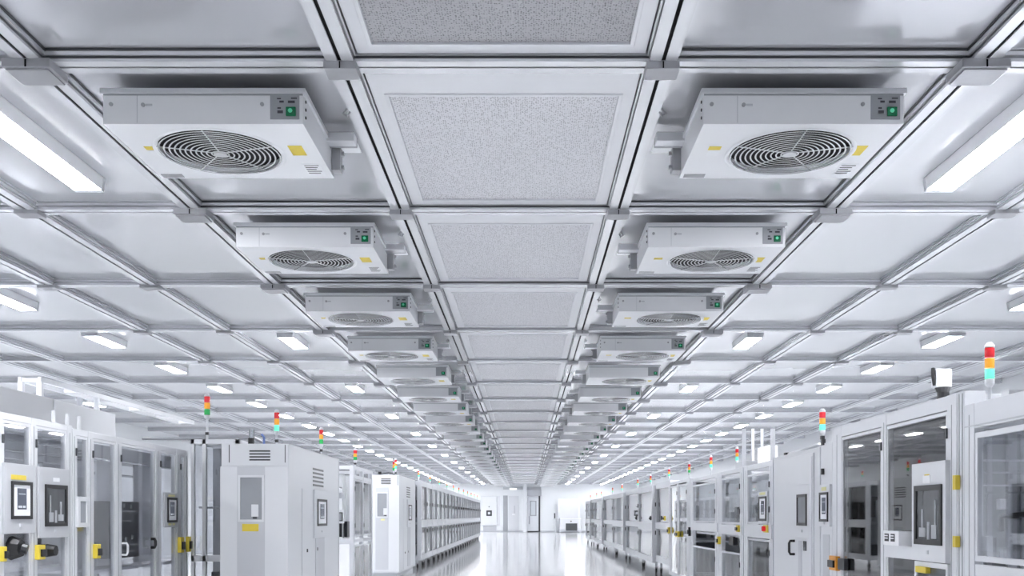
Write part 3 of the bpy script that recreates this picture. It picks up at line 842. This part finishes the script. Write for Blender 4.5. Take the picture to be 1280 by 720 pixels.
c = solid_cabinet('tall solid white cabinet with grey strip, yellow label and window, the bigger one', X1, -2.99, 9.7, 12.36, zz(554.5, 9.7))
topc = zz(554.5, 9.7)
tower(c, xy(10.3, 346), 10.3, topc - .004, zz(513, 10.3), .026, True, True)
tower(c, -2.44, 11.8, topc - .004, zz(535, 11.8), .024, False, True)
pm = build('top_pump', G().rod((xy(10.3, 314), 10.3, topc - .002), (xy(10.3, 314), 10.3, topc + .10), .032, 14), M['black'], c)
build('pump_stem', G().tube([(xy(10.3, 313), 10.3, topc + .10), (xy(10.3, 313), 10.3, topc + .2), (xy(10.3, 316), 10.3, topc + .2), (xy(10.3, 316), 10.3, topc + .1)], .008, 6), M['chrome'], pm)
build('pump_glass', G().rod((xy(10.3, 314.5), 10.3, topc + .1), (xy(10.3, 314.5), 10.3, topc + .19), .028, 12), M['glass'], pm)
build('blue_tube', G().tube([(xy(10.4, 330), 10.4, topc - .002), (xy(10.4, 330), 10.4, topc + .12), (xy(10.4, 327), 10.4, topc + .15)], .012, 8), M['blue'], c)
build('top_cable', G().tube([(xy(10.3, 318), 10.35, topc + .03), (xy(10.3, 330), 10.33, topc + .035), (xy(10.3, 336), 10.3, topc + .012), (xy(10.3, 345), 10.3, topc + .012)], .008, 6), M['black'], c)
# glazed pair behind it
XC = -2.33
c = glazed('glazed_enclosure', 'glazed aluminium enclosure standing between the two solid white cabinets', 'enclosure', ('xp', XC), 13.35, 15.0, .95, zz(582, 13.4),
           [(13.47, 14.12, .82, 1.60), (14.2, 14.9, .82, 1.60), (13.47, 14.12, .14, .70), (14.2, 14.9, .14, .70)], seed=8, glass='glass', roof=None, back='glass', inner='inner_light', mids=(.76, 1.63), toprail=.05, deck=.74)
FE = ('ym', 13.35)
build('end_frame', G().fframe(FE, XC - .95, XC, .1, zz(582, 13.4), .05, 0, .004), M['frame'], c)
build('end_crossbar', G().fbox(FE, XC - .90, XC - .05, .72, .80, 0, .003), M['frame'], c)
operator_panel(c, FE, XC - .30, XC - .12, 1.0, 1.18, XC - .28, XC - .14, 1.03, 1.15, 'grey', w=.012)
build('cable_coil', G().tube([(XC - .1, 14.0 + .12 * math.cos(a), 1.66 + .1 * math.sin(a) + .02) for a in [k * .5 for k in range(13)]], .012, 6), M['grey'], c)
for py_, yy in ((560, 14.2),):
    tower(c, XC - .12, yy, zz(582, 13.4) - .005, zz(561, yy), .026, False, True)
# second solid cabinet
X2 = -2.27
c = solid_cabinet('solid white cabinet with a small window further down the aisle, the smaller one', X2, -2.83, 17.7, 20.3, zz(593.5, 17.7), .07, 'pale_yellow')
t2 = zz(593.5, 17.7)
tower(c, -2.45, 18.6, t2 - .004, t2 + .34, .022, True, True)
tower(c, -2.62, 19.6, t2 - .004, t2 + .36, .022, False, True)
build('top_pump', G().rod((-2.66, 18.0, t2 - .002), (-2.66, 18.0, t2 + .07), .03, 12), M['black'], c)
build('top_cable', G().tube([(-2.75, 18.0, t2 + .008), (-2.66, 18.1, t2 + .03), (-2.5, 18.0, t2 + .05), (-2.36, 18.4, t2 + .01)], .008, 6), M['black'], c)

# ------------------------------------------------------------------ far left row: identical glazed stations
def station(name, label, F, y0, L, depth, top, base, mid0, mid1, seed, group, tw=True, glass='glass', inner='inner_light'):
    k, X = F
    s = -1 if k == 'xp' else 1
    xb = X + s * depth
    xa, xc = sorted((X, xb))
    y1 = y0 + L
    t = thing(name, label, 'station', (X, y0, 0), group)
    g = G()
    p = .085
    for yy in (y0, y1 - p):
        g.box(X, X + s * p, yy, yy + p, base, top); g.box(xb - s * p, xb, yy, yy + p, base, top)
        g.box(xa + .003, xc - .003, yy + .003, yy + p - .003, top - p, top - .003); g.box(xa + .003, xc - .003, yy + .003, yy + p - .003, base + .003, base + p)
    g.fbox(F, y0 + .002, y1 - .002, top - p * 1.3, top - .0015, -p + .002, -.0015); g.fbox(F, y0 + .002, y1 - .002, base + .0015, base + p * 1.4, -p + .002, -.0015)
    build('frame', g, M['frame'], t)
    build('middle_band', G().fbox(F, y0 + .002, y1 - .002, mid0, mid1, -p, .004), M['white'], t)
    build('upper_pane', G().fbox(F, y0 + p, y1 - p, mid1 + .005, top - p * 1.3, -.03, -.024), M[glass], t)
    build('lower_pane', G().fbox(F, y0 + p, y1 - p, base + p * 1.4, mid0 - .005, -.03, -.024), M[glass], t)
    build('end_pane', G().box(xa + p, xc - p, y0 + .02, y0 + .026, base + p, top - p), M[glass], t)
    build('back_sheet', G().box(xb - s * .03, xb - s * .02, y0 + .01, y1 - .01, base, top - .02), M[inner], t)
    build('roof_sheet', G().box(xa + .01, xc - .01, y0 + .01, y1 - .01, top - .03, top - .015), M['white'], t)
    build('work_deck', G().box(xa + .05, xc - .05, y0 + .03, y1 - .03, (mid0 + mid1) / 2 - .02, (mid0 + mid1) / 2 + .02), M['grey'], t)
    R = random.Random(seed)
    g = G()
    a = y0 + L * .35
    g.box(X + s * .2, X + s * .34, a, a + .16, mid1 + .05, mid1 + .42)
    g.box(X + s * .15, X + s * .42, a - .05, a + .22, mid1 + .42, mid1 + .5)
    build('press_head', g, M['dark'], t)
    build('drive_box', G().box(X + s * .18, X + s * .5, y0 + L * .3, y0 + L * .75, base + .09, base + .32), M['dark'], t)
    build('post', G().box(X + s * .3, X + s * .36, y0 + L * .75, y0 + L * .8, base + .09, top - .06), M['midgrey'], t)
    for v in (mid1 + .3, mid0 - .12):
        build('door_handle', G().fbox(F, y1 - .055, y1 - .035, v, v + .08, 0, .02), M['black'], t)
    for yy in (y0 + .12, y1 - .12):
        caster(t, X + s * .09, yy, .05)
        build('foot_post', G().box(X + s * .07, X + s * .11, yy - .02, yy + .02, .11, base), M['frame'], t)
    if tw: tower(t, X + s * .12, y0 + L * .5, top - .004, top + .25, .018, True)
    return t
XF = -2.2
FF = ('xp', XF)
Lf = 1.27
st0 = station('glazed_station', 'glazed station on casters with black fittings, first after the smaller solid cabinet', FF, 20.75, Lf - .03, .85, 1.84, .17, .86, 1.02, 2, 'x')
T0 = tree_of(st0)
del st0['group']
for n in range(1, 21):
    lab = 'glazed station on casters, %s after the smaller solid white cabinet' % ORD[n] if n < 8 else 'far glazed station in the evenly repeated part of the left-side row'
    o = dup(st0, T0, (XF, 20.75 + Lf * n, 0), lab, None if n < 8 else 'far left-side glazed stations', skip=() if n % 2 == 0 else ('signal_tower', 'red_lens', 'amber_lens', 'green_lens', 'lens_cap', 'mast_clamp'))

# ------------------------------------------------------------------ right row, nearest the viewer first
XD = 2.45
FR = ('xm', XD)
def yr(px): return yx(XD, px)
# big-window enclosure cut by the right edge
top1 = CAMZ + XD / 3.99 + .005
dW = yr(1225)
c = glazed('glazed_enclosure', 'enclosure with one big framed window and lit green tower, cut by the picture edge', 'enclosure', FR, 4.2, yr(1206), 1.1, top1,
           [(4.3, yr(1218), zz(702, dW), top1 - .165, .03)], seed=12, glass='tint', inner='inner', roof='smoke', equip=False, toprail=.14, deck=.74, hinge=False)
build('lower_panel', G().fbox(FR, 4.24, yr(1216), .16, zz(706, dW), -.03, -.004), M['white'], c)
build('upper_trim', G().fbox(FR, 4.2, yr(1207), top1 - .128, top1 - .122, .0, .008), M['grey'], c)
ye = yr(1206) - .06
FE1 = ('ym', ye)
def ex(px): return xy(ye, px)
build('end_wall', G().box(XD + .03, XD + 1.05, ye, ye + .02, .74, top1 - .16), M['midgrey'], c)
g = G()
for (a, b, w) in ((1219, 1224, .02), (1233, 1239, .01), (1257, 1268, .03), (1275, 1282, .015)):
    g.fbox(FE1, ex(a), ex(b), .76, top1 - .17, 0, w)
build('vertical_cover', g, M['grey'], c)
for k, (py, m) in enumerate(((541, 'midgrey'), (575, 'frame'), (590, 'grey'), (606, 'frame'), (615, 'midgrey'))):
    build('cross_rail', G().fbox(FE1, ex(1221), ex(1300), zz(py + 2.2, ye), zz(py, ye), .03, .05), M[m], c)
build('white_block', G().fbox(FE1, ex(1239.5), ex(1248), zz(637, ye), zz(624, ye), .05, .09), M['paper'], c, bev=.006)
build('robot_arm', G().tube([(ex(1244), ye - .07, zz(664, ye)), (ex(1244), ye - .07, zz(646, ye)), (ex(1252), ye - .09, zz(645, ye)), (ex(1268), ye - .09, zz(643, ye)), (ex(1282), ye - .09, zz(645, ye))], .016, 8), M['black'], c)
build('fixture_post', G().fbox(FE1, ex(1223), ex(1230.5), zz(702, ye), zz(670, ye), .06, .10), M['white'], c)
g = G()
for px in (1234, 1239, 1245, 1251): g.rod((ex(px), ye - .06, zz(702, ye)), (ex(px), ye - .06, zz(684 + (px % 3) * 3, ye)), .012, 8)
build('cylinder_bank', g, M['chrome'], c)
build('clamp_unit', G().fbox(FE1, ex(1231), ex(1237), zz(690, ye), zz(672, ye), .04, .08), M['dark'], c)
tower(c, 2.60, yx(2.60, 1237) , top1 - .01, zz(430, yx(2.6, 1237)), .026, True, False)
build('top_bracket', G().box(XD + .05, XD + .50, 5.14, 5.22, top1, top1 + .035), M['white'], c)
# two-door enclosure with the operator panel
top2 = CAMZ + XD / 3.5
d5, d6 = yr(1165), yr(1078)
c = glazed('glazed_enclosure', 'dark glazed enclosure with two tall doors, big operator panel and orange latch', 'enclosure', FR, yr(1196), yr(1041), 1.1, top2,
           [(yr(1184), yr(1108), .14, top2 - .09), (yr(1102), yr(1052), .14, top2 - .09)], seed=14, glass='smoke', inner='inner', toprail=.085, deck=.70)
operator_panel(c, FR, yr(1188), yr(1145.5), zz(702, d5), zz(578, d5), yr(1184.5), yr(1150), zz(681, d5), zz(606.5, d5), 'dark', w=.03, labtop=(yr(1169), yr(1160), zz(604, d5), zz(594, d5), 'paper'), lab=(yr(1168), yr(1162), zz(594.5, d5), zz(592.8, d5), 'yellow'))
d7 = yr(1128)
build('shelf_plate', G().fbox(FR, yr(1146), yr(1110), zz(698, d7), zz(682, d7), 0, .02), M['white'], c, bev=.003)
gb = build('gauge_box', G().fbox(FR, yr(1141), yr(1121), zz(681.5, d7), zz(663.5, d7), .0, .09), M['paper'], c, bev=.004)
FG = ('xm', XD - .09)
for (a, b) in ((1123, 1128.3), (1131, 1136)):
    g = G()
    u0, u1 = yr(b), yr(a)
    for (p, q) in ((667, 668.8), (670.3, 672), (673.5, 676.6)):
        g.fbox(FG, u0, u1, zz(q, d7), zz(p, d7), 0, .002)
    g.fbox(FG, u0, u0 + .012, zz(676.6, d7), zz(667, d7), 0, .0025)
    build('gauge_mark', g, M['ink'], gb)
lp = build('lower_hatch', G().fframe(FR, yr(1189), yr(1147), .2, zz(703, d5), .03, 0, .02), M['white'], c)
build('hatch_pane', G().fbox(FR, yr(1187), yr(1149), .22, zz(706, d5), .004, .008), M['window_dark'], lp)
build('yellow_block', G().fbox(FR, yr(1165), yr(1152), zz(717, d5), zz(709, d5), .008, .04), M['yellow'], lp, bev=.004)
dl = yr(1047)
latch(c, FR, yr(1050.5), yr(1041.5), zz(713, dl), zz(695, dl), 'orange')
build('latch_arm', G().fbox(FR, yr(1060), yr(1052), zz(711, dl), zz(697, dl), 0, .03), M['dark'], c)
for p_, q_ in ((594, 612), (670, 684)):
    dh = yr(1199)
    build('yellow_hinge', G().fbox(FR, yr(1201) , yr(1197), zz(q_, dh), zz(p_, dh), .003, .03), M['yellow'], c, bev=.003)
pm = build('top_sensor', G().lathe((2.56, yx(2.56, 1179), top2 - .002), [(.05, 0), (.036, .03), (.036, .06), (.05, .09)], 14), M['black'], c)
yq = yx(2.56, 1179)
build('sensor_head', G().box(2.50, 2.60, yq - .04, yq + .04, top2 + .088, top2 + .20), M['white'], pm, bev=.01)
build('sensor_lens', G().tube([(2.50, yq - .02, top2 + .10), (2.487, yq - .03, top2 + .15), (2.49, yq - .02, top2 + .205)], .012, 6), M['black'], pm)
cp = build('corner_post', G().box(XD, XD + .12, yr(1206) + .006, yr(1196) - .004, 0, top2), M['frame'], c, bev=.004)
g = G()
for px in (1199, 1203): g.fbox(FR, yr(px) - .006, yr(px) + .006, .05, top2 - .01, 0, .002)
build('post_slot', g, M['midgrey'], cp)
build('end_wall', G().box(XD + .08, XD + 1.02, yr(1041) - .10, yr(1041) - .08, .14, top2 - .1), M['midgrey'], c)
build('inner_post', G().box(XD + .30, XD + .35, yr(1041) - .16, yr(1041) - .11, .2, top2 - .1), M['frame'], c)
# inner grey cabinet that shows through the far door
build('inner_cabinet', G().box(XD + .45, XD + .85, yr(1092), yr(1068), .73, 1.42), M['grey'], c, bev=.01)
# narrow white column with a screen and a tall tower
top3 = CAMZ + XD / 4.3
d8 = yr(1032)
t = thing('control_column', 'narrow white column with a black framed screen beside the orange latch', 'control column', (XD + .3, (yr(1041) + yr(1025.5)) / 2, 0))
ca, cb = yr(1040.5) , yr(1026)
build('casing', G().box(XD, XD + .6, ca, cb, .08, top3 + .03), M['white'], t, bev=.006)
build('plinth', G().box(XD + .04, XD + .56, ca + .02, cb - .02, 0, .08), M['grey'], t)
operator_panel(t, FR, yr(1040), yr(1026.6), zz(658, d8), zz(606, d8), yr(1038.5), yr(1028), zz(652, d8), zz(615.5, d8), 'screen', labtop=(yr(1036), yr(1030), zz(613.5, d8), zz(609, d8), 'pale_yellow'))
build('lower_strip', G().fbox(FR, yr(1037), yr(1029), .12, zz(668, d8), 0, .004), M['grey'], t)
dm = yx(2.5, 1028)
tw = tower(t, 2.53, yx(2.53, 1028), top3 + .025, zz(512, yx(2.53, 1028)), .026, True, True)
for z in (zz(556, d8), zz(593, d8)):
    build('mast_clamp', G().box(XD - .02, XD + .01, cb - .10, cb - .06, z, z + .05), M['black'], t)
# white solid cabinet with window and D handle
ca, cb = yr(1025), yr(967)
d9 = yr(1005)
t = thing('solid_cabinet', 'solid white cabinet with a framed window and black handle beside the control column', 'cabinet', (XD + .45, (ca + cb) / 2, 0))
build('casing', G().box(XD, XD + .9, ca + .004, cb, .08, top3 + .01), M['white'], t, bev=.008)
build('plinth', G().box(XD + .05, XD + .85, ca + .05, cb - .05, 0, .08), M['grey'], t)
dr = build('door', G().fbox(FR, yr(1018), yr(969), .12, top3 - .03, 0, .012), M['white'], t, bev=.004)
build('door_strip', G().fbox(FR, yr(1017), yr(1013.5), .14, top3 - .06, .012, .018), M['frame'], dr)
operator_panel(t, FR, yr(1014), yr(997), zz(672, d9), zz(606, d9), yr(1011.5), yr(999.5), zz(657, d9), zz(618, d9), 'grey', w=.02)
handle(dr, ('xm', XD - .012), yr(995), zz(694, d9), zz(677, d9), 'black', .05, .012)
build('slot_window', G().fbox(FR, yr(1010), yr(1006.5), zz(688, d9), zz(676, d9), .012, .02), M['window_dark'], dr)
build('door_groove', G().fbox(FR, yr(1004), yr(1000), .14, zz(676, d9), .012, .016), M['grey'], dr)
build('top_hose', G().tube([(XD + .1, ca + .1, top3 + .03), (XD + .14, ca + .5, top3 + .06), (XD + .1, ca + .9, top3 + .03), (XD + .12, cb - .1, top3 + .03)], .02, 8), M['white'], t)
build('hose_clip', G().box(XD + .08, XD + .16, cb - .14, cb - .08, top3 + .005, top3 + .05), M['black'], t)
# open glazed station with the red stop button
ca, cb = yr(966.5), yr(930)
d10 = yr(950)
c = glazed('glazed_station', 'white glazed station with red emergency button on its band, below the tall ceiling posts', 'station', FR, ca + .004, cb, .9, top3 - .01,
           [(yr(962), yr(934.5), zz(655, d10), top3 - .12), (yr(962), yr(934.5), .14, zz(674, d10))], seed=21, glass='pane', roof=None, back='glass', inner='inner_light', toprail=.06, mids=(), deck=zz(666, d10), dark=False)
build('middle_band', G().fbox(FR, yr(965.5), yr(931.5), zz(672.5, d10), zz(655.5, d10), 0, .012), M['white'], c, bev=.003)
build('liner_panel', G().fbox(('xm', XD + .12), yr(963), yr(934), zz(655, d10), top3 - .13, 0, .01), M['white'], c)
build('liner_panel', G().fbox(('xm', XD + .45), yr(963), yr(934), .2, zz(676, d10), 0, .01), M['grey'], c)
eb = build('button_plate', G().fbox(FR, yr(962), yr(956), zz(665, d10), zz(656, d10), .012, .018), M['yellow'], c)
build('stop_button', G().rod((XD - .018, yr(958.5), zz(660.5, d10)), (XD - .05, yr(958.5), zz(660.5, d10)), .026, 14), M['red'], eb)
operator_panel(c, FR, yr(960.5), yr(949), zz(654, d10), zz(615, d10), yr(959.5), yr(950.5), zz(651, d10), zz(621, d10), 'screen', w=.012, labtop=(yr(958), yr(951), zz(619, d10), zz(616, d10), 'pale_yellow'))
build('probe', G().lathe((XD + .06, yr(941), zz(652, d10)), [(.03, 0), (.015, .08), (.03, .14), (.012, .2)], 10), M['dark'], c)
build('light_head', G().box(2.50, 2.60, yx(2.55, 966), yx(2.55, 953), top3 - .012, top3 + .16), M['lamp_soft'], c)
# tall white posts up to the ceiling
for i, (px, dx, w_) in enumerate(((930, .02, .02), (941, .5, .016), (952.5, .5, .016), (966, .02, .02))):
    X_ = XD + dx
    y = yx(X_, px)
    lab = ['slim white post rising to the ceiling at the far corner of the red-button station', 'thin white post to the ceiling, second from the far corner post', 'thin white post to the ceiling, behind the bright light head', 'slim white post rising to the ceiling by the near corner of the red-button station'][i]
    g = G().box(X_ - w_, X_ + w_, y - w_, y + w_, top3 - .0095, zz(536, y))
    tag(build('support_post', g, M['frame'], loc=(X_, y, top3)), lab, 'post', 'slim posts up to the ceiling')
# two more white stations
ca, cb = yr(929), yr(898.5)
d11 = yr(913)
c = glazed('glazed_station', 'white glazed station with small black gripper, beyond the red-button station', 'station', FR, ca, cb, .9, top3 - .015,
           [(yr(925), yr(902), zz(655, d11), top3 - .10), (yr(925), yr(902), .14, zz(690, d11))], seed=23, glass='pane', roof=None, back='glass', inner='inner_light', deck=zz(672, d11), dark=False)
build('middle_band', G().fbox(FR, yr(928), yr(899.5), zz(668, d11), zz(656, d11), 0, .01), M['white'], c)
build('liner_panel', G().fbox(('xm', XD + .10), yr(925), yr(902), zz(655, d11), top3 - .11, 0, .01), M['white'], c)
latch(c, FR, yr(926), yr(923.5), zz(664, d11), zz(656, d11)); latch(c, FR, yr(901.2), yr(899.2), zz(682, d11), zz(672, d11))
build('clamp_unit', G().box(XD + .04, XD + .09, yr(917), yr(914), zz(655, d11), zz(634, d11)), M['dark'], c)
build('clamp_unit', G().box(XD + .04, XD + .09, yr(909), yr(905), zz(655, d11), zz(640, d11)), M['midgrey'], c)
build('gripper', G().box(XD + .03, XD + .09, yr(913), yr(908), zz(682, d11), zz(671, d11)), M['black'], c, bev=.01)
build('top_box', G().box(XD + .1, XD + .4, ca + .4, ca + .9, top3 - .015, top3 + .08), M['white'], c, bev=.01)
tower(c, XD + .12, yr(909), top3 - .018, top3 + .27, .019, True)
ca, cb = yr(898), yr(862.5)
d12 = yr(880)
c = glazed('glazed_station', 'wide white station with pale panels and dark hinges next to the dark glass doors', 'station', FR, ca + .003, cb, .9, top3 - .02,
           [(yr(894), yr(866), zz(653, d12), top3 - .12), (yr(894), yr(866), .14, zz(684, d12))], seed=25, glass='pane', roof=None, back='glass', inner='inner_light', deck=zz(668, d12), dark=False)
build('middle_band', G().fbox(FR, yr(897), yr(864), zz(664, d12), zz(653.5, d12), 0, .01), M['white'], c)
build('liner_panel', G().fbox(('xm', XD + .10), yr(894), yr(866), zz(652, d12), top3 - .13, 0, .01), M['white'], c)
build('white_panel', G().fbox(('xm', XD + .05), yr(890), yr(876), zz(652, d12), zz(608, d12), 0, .02), M['white'], c)
latch(c, FR, yr(863.8), yr(862.8), zz(672, d12), zz(660, d12), 'black')
tower(c, XD + .12, yr(878), top3 - .023, top3 + .27, .019, True)
# dark glass doors
ca, cb = yr(862), yr(836)
d13 = yr(848)
c = glazed('process_cabinet', 'cabinet with two dark glass doors and a small yellow latch in the right-side row', 'cabinet', FR, ca + .003, cb, .9, top3 + .0,
           [(yr(858.5), yr(848.5), .14, top3 - .07), (yr(846.5), yr(838.5), .14, top3 - .07)], seed=27, glass='smoke', inner='inner', deck=.7)
build('end_wall', G().box(XD + .06, XD + .85, cb - .09, cb - .07, .14, top3 - .08), M['midgrey'], c)
latch(c, FR, yr(850), yr(846.5), zz(671, d13), zz(664, d13)); latch(c, FR, yr(838), yr(836.5), zz(668, d13), zz(660, d13))
tower(c, XD + .12, yr(852), top3 - .005, top3 + .27, .019, False)
# far right row on casters
XG = 2.42
bounds = [833.5, 815.5, 797.5, 779, 765.5, 752, 743, 737, 732]
flab = ['white station on long feet, first beyond the dark glass doors', 'white station with black reels, second beyond the dark glass doors', 'white glazed station, third beyond the dark glass doors',
        'white glazed station, fourth beyond the dark glass doors', 'grey glazed station on casters, fifth beyond the dark glass doors', 'small glazed station on casters, sixth beyond the dark glass doors',
        'tiny glazed station on casters, seventh beyond the dark glass doors', 'last tiny glazed station of the right-side row']
for i in range(len(bounds) - 1):
    a, b = yx(XG, bounds[i]), yx(XG, bounds[i + 1])
    st = station('glazed_station', flab[i], ('xm', XG + (.0 if i % 2 else .06)), a + .02, b - a - .04, .9, 1.72 - .03 * (i % 2), .20 + .03 * (i % 3 == 0), .86 - .04 * (i % 2), .98, 40 + i, None, True, 'glass' , 'inner_light' if i < 3 else 'inner')
    if i in (0, 1, 2): latch(st, ('xm', XG - .001), a + .1, a + .17, 1.02, 1.10, 'yellow' if i == 0 else 'black')

# ------------------------------------------------------------------ far wall
YW = Y1
struct('wall_far', G().box(XL, XR, YW, YW + .2, 0, HC), M['wall'], 'white end wall with doors at the far end of the hall', 'wall')
FWL = ('ym', YW)
def wx(px): return xy(YW, px)
def wz(py): return zz(py, YW)
struct('baseboard_far', G().fbox(FWL, XL + .05, XR - .05, 0, .09, 0, .02), M['grey'], 'grey skirting along the far wall', 'baseboard')
# pass-through panel on the wall
t = thing('pass_box', 'white wall hatch with small dark square window, at the far end beside the station row', 'wall hatch', (wx(612), YW - .1, wz(657)))
build('hatch_frame', G().fframe(FWL, wx(601), wx(625), wz(657), wz(620), .12, 0, .10), M['frame'], t)
hp = build('hatch_panel', G().fbox(FWL, wx(603), wx(621), wz(656.5), wz(621.5), .0, .14), M['white'], t, bev=.01)
build('hatch_window', G().fbox(FWL, wx(608), wx(615), wz(645), wz(638), .14, .16), M['window_dark'], hp)
build('hatch_glass', G().fbox(FWL, wx(610), wx(613), wz(643), wz(640), .16, .17), M['screen'], hp)
build('knob', G().rod((wx(611.5), YW - .14, wz(633.5)), (wx(611.5), YW - .18, wz(633.5)), .04, 10), M['dark'], hp)
build('lower_grille', G().fbox(FWL, wx(604), wx(620.5), wz(664), wz(657.5), .0, .05), M['grey'], t)
# door_1: pale sliding door beside the dark gap
d = struct('door_1', G().fbox(FWL, wx(636), wx(648.5), wz(663), wz(620), 0, .06), M['white'], 'pale sliding door with a slim handle on the far wall', 'door', loc=(wx(642), YW, 0))
build('door_handle', G().fbox(FWL, wx(642.5), wx(644), wz(642), wz(632), .06, .11), M['grey'], d)
build('door_plate', G().fbox(FWL, wx(640), wx(643.5), wz(644), wz(642), .06, .08), M['paper'], d)
struct('trim_1', G().fbox(FWL, wx(629), wx(634.6), wz(664.5), wz(619.5), 0, .05), M['midgrey'], 'dark grey vertical door gap on the far wall beside the pale sliding door', 'door gap')
struct('trim_2', G().fbox(FWL, wx(629), wx(676), wz(612), wz(609), 0, .05), M['grey'], 'grey lintel strip above the far doors', 'trim')
# column in front of the wall
tag(build('column', G().box(wx(654), wx(658.5), YW - .7, YW - .45, 0, HC), M['white'], bev=.01, loc=(wx(656), YW - .6, 0)), 'slim white column in front of the far wall between the doors', 'column', kind='structure')
# door_2: grey door ajar with a window
d = struct('door_2', G().fbox(FWL, wx(660), wx(673), wz(663.5), wz(621), .02, .08), M['frame'], 'light grey hinged door with a tall window and black edge on the far wall', 'door', loc=(wx(667), YW, 0))
build('door_window', G().fframe(FWL, wx(662.3), wx(670.5), wz(645), wz(626), .07, .08, .10), M['midgrey'], d)
build('window_pane', G().fbox(FWL, wx(663.6), wx(669.3), wz(643.7), wz(627.3), .081, .09), M['screen'], d)
build('door_handle', G().fbox(FWL, wx(661), wx(662.2), wz(655), wz(645), .08, .13), M['midgrey'], d)
struct('trim_3', G().fbox(FWL, wx(673.2), wx(675.2), wz(665), wz(620), .0, .09), M['dark'], 'black edge of the open gap beside the grey far door', 'door gap')
struct('trim_4', G().fbox(FWL, wx(659.5), wx(673.2), wz(665), wz(663.8), .0, .085), M['dark'], 'black gap under the grey far door', 'door gap')
struct('trim_5', G().fbox(FWL, wx(659), wx(676.5), wz(620), wz(611.5), .0, .05), M['grey'], 'grey transom panel above the grey far door', 'trim')
tag(build('wall_lamp', G().fbox(FWL, wx(637), wx(646), wz(612.3), wz(610.4), .05, .15), M['lamp_soft'], loc=(wx(641), YW, wz(611))), 'small bright lamp strip above the pale sliding door', 'wall lamp')
# wash bench with hood
t = thing('wash_bench', 'white bench with dark front grille and tall backboard against the far wall', 'bench', (wx(711), YW - 1.2, 0))
Fh = ('ym', YW - .6)
build('hood_panel', G().fframe(Fh, wx(697), wx(724), wz(650), wz(624), .10, 0, .06), M['frame'], t)
build('back_board', G().fbox(Fh, wx(698), wx(723), wz(650), wz(625), -.05, .0), M['bench'], t)
build('cabinet_body', G().box(wx(699), wx(725), YW - 1.6, YW - .65, .22, wz(648)), M['bench'], t, bev=.02)
build('front_grille', G().fbox(('ym', YW - 1.6), wx(706), wx(720), wz(663), wz(654), 0, .03), M['window_dark'], t)
build('knob', G().rod((wx(712.5), YW - 1.6, wz(651.5)), (wx(712.5), YW - 1.66, wz(651.5)), .05, 10), M['black'], t)
build('base_rail', G().box(wx(698), wx(725), YW - 1.58, YW - .7, .08, .2), M['grey'], t)
for px in (699.5, 724):
    for yy in (YW - 1.5, YW - .8):
        build('leg', G().box(wx(px) - .05, wx(px) + .05, yy - .05, yy + .05, 0, .22), M['frame'], t)
for px in (692, 700, 722):
    pass
t = thing('wash_stand', 'slim stand with small taps beside the white far bench', 'stand', (wx(694), YW - .9, 0))
build('pole', G().rod((wx(694.5), YW - .9, 0), (wx(694.5), YW - .9, wz(648)), .05, 10), M['frame'], t)
build('foot', G().box(wx(692.5), wx(697), YW - 1.1, YW - .7, 0, .06), M['grey'], t)
build('tap', G().box(wx(692), wx(693.6), YW - 1.0, YW - .8, wz(649), wz(641.5)), M['dark'], t)
build('tray', G().box(wx(691), wx(698.5), YW - 1.1, YW - .7, wz(649.5), wz(648)), M['white'], t)
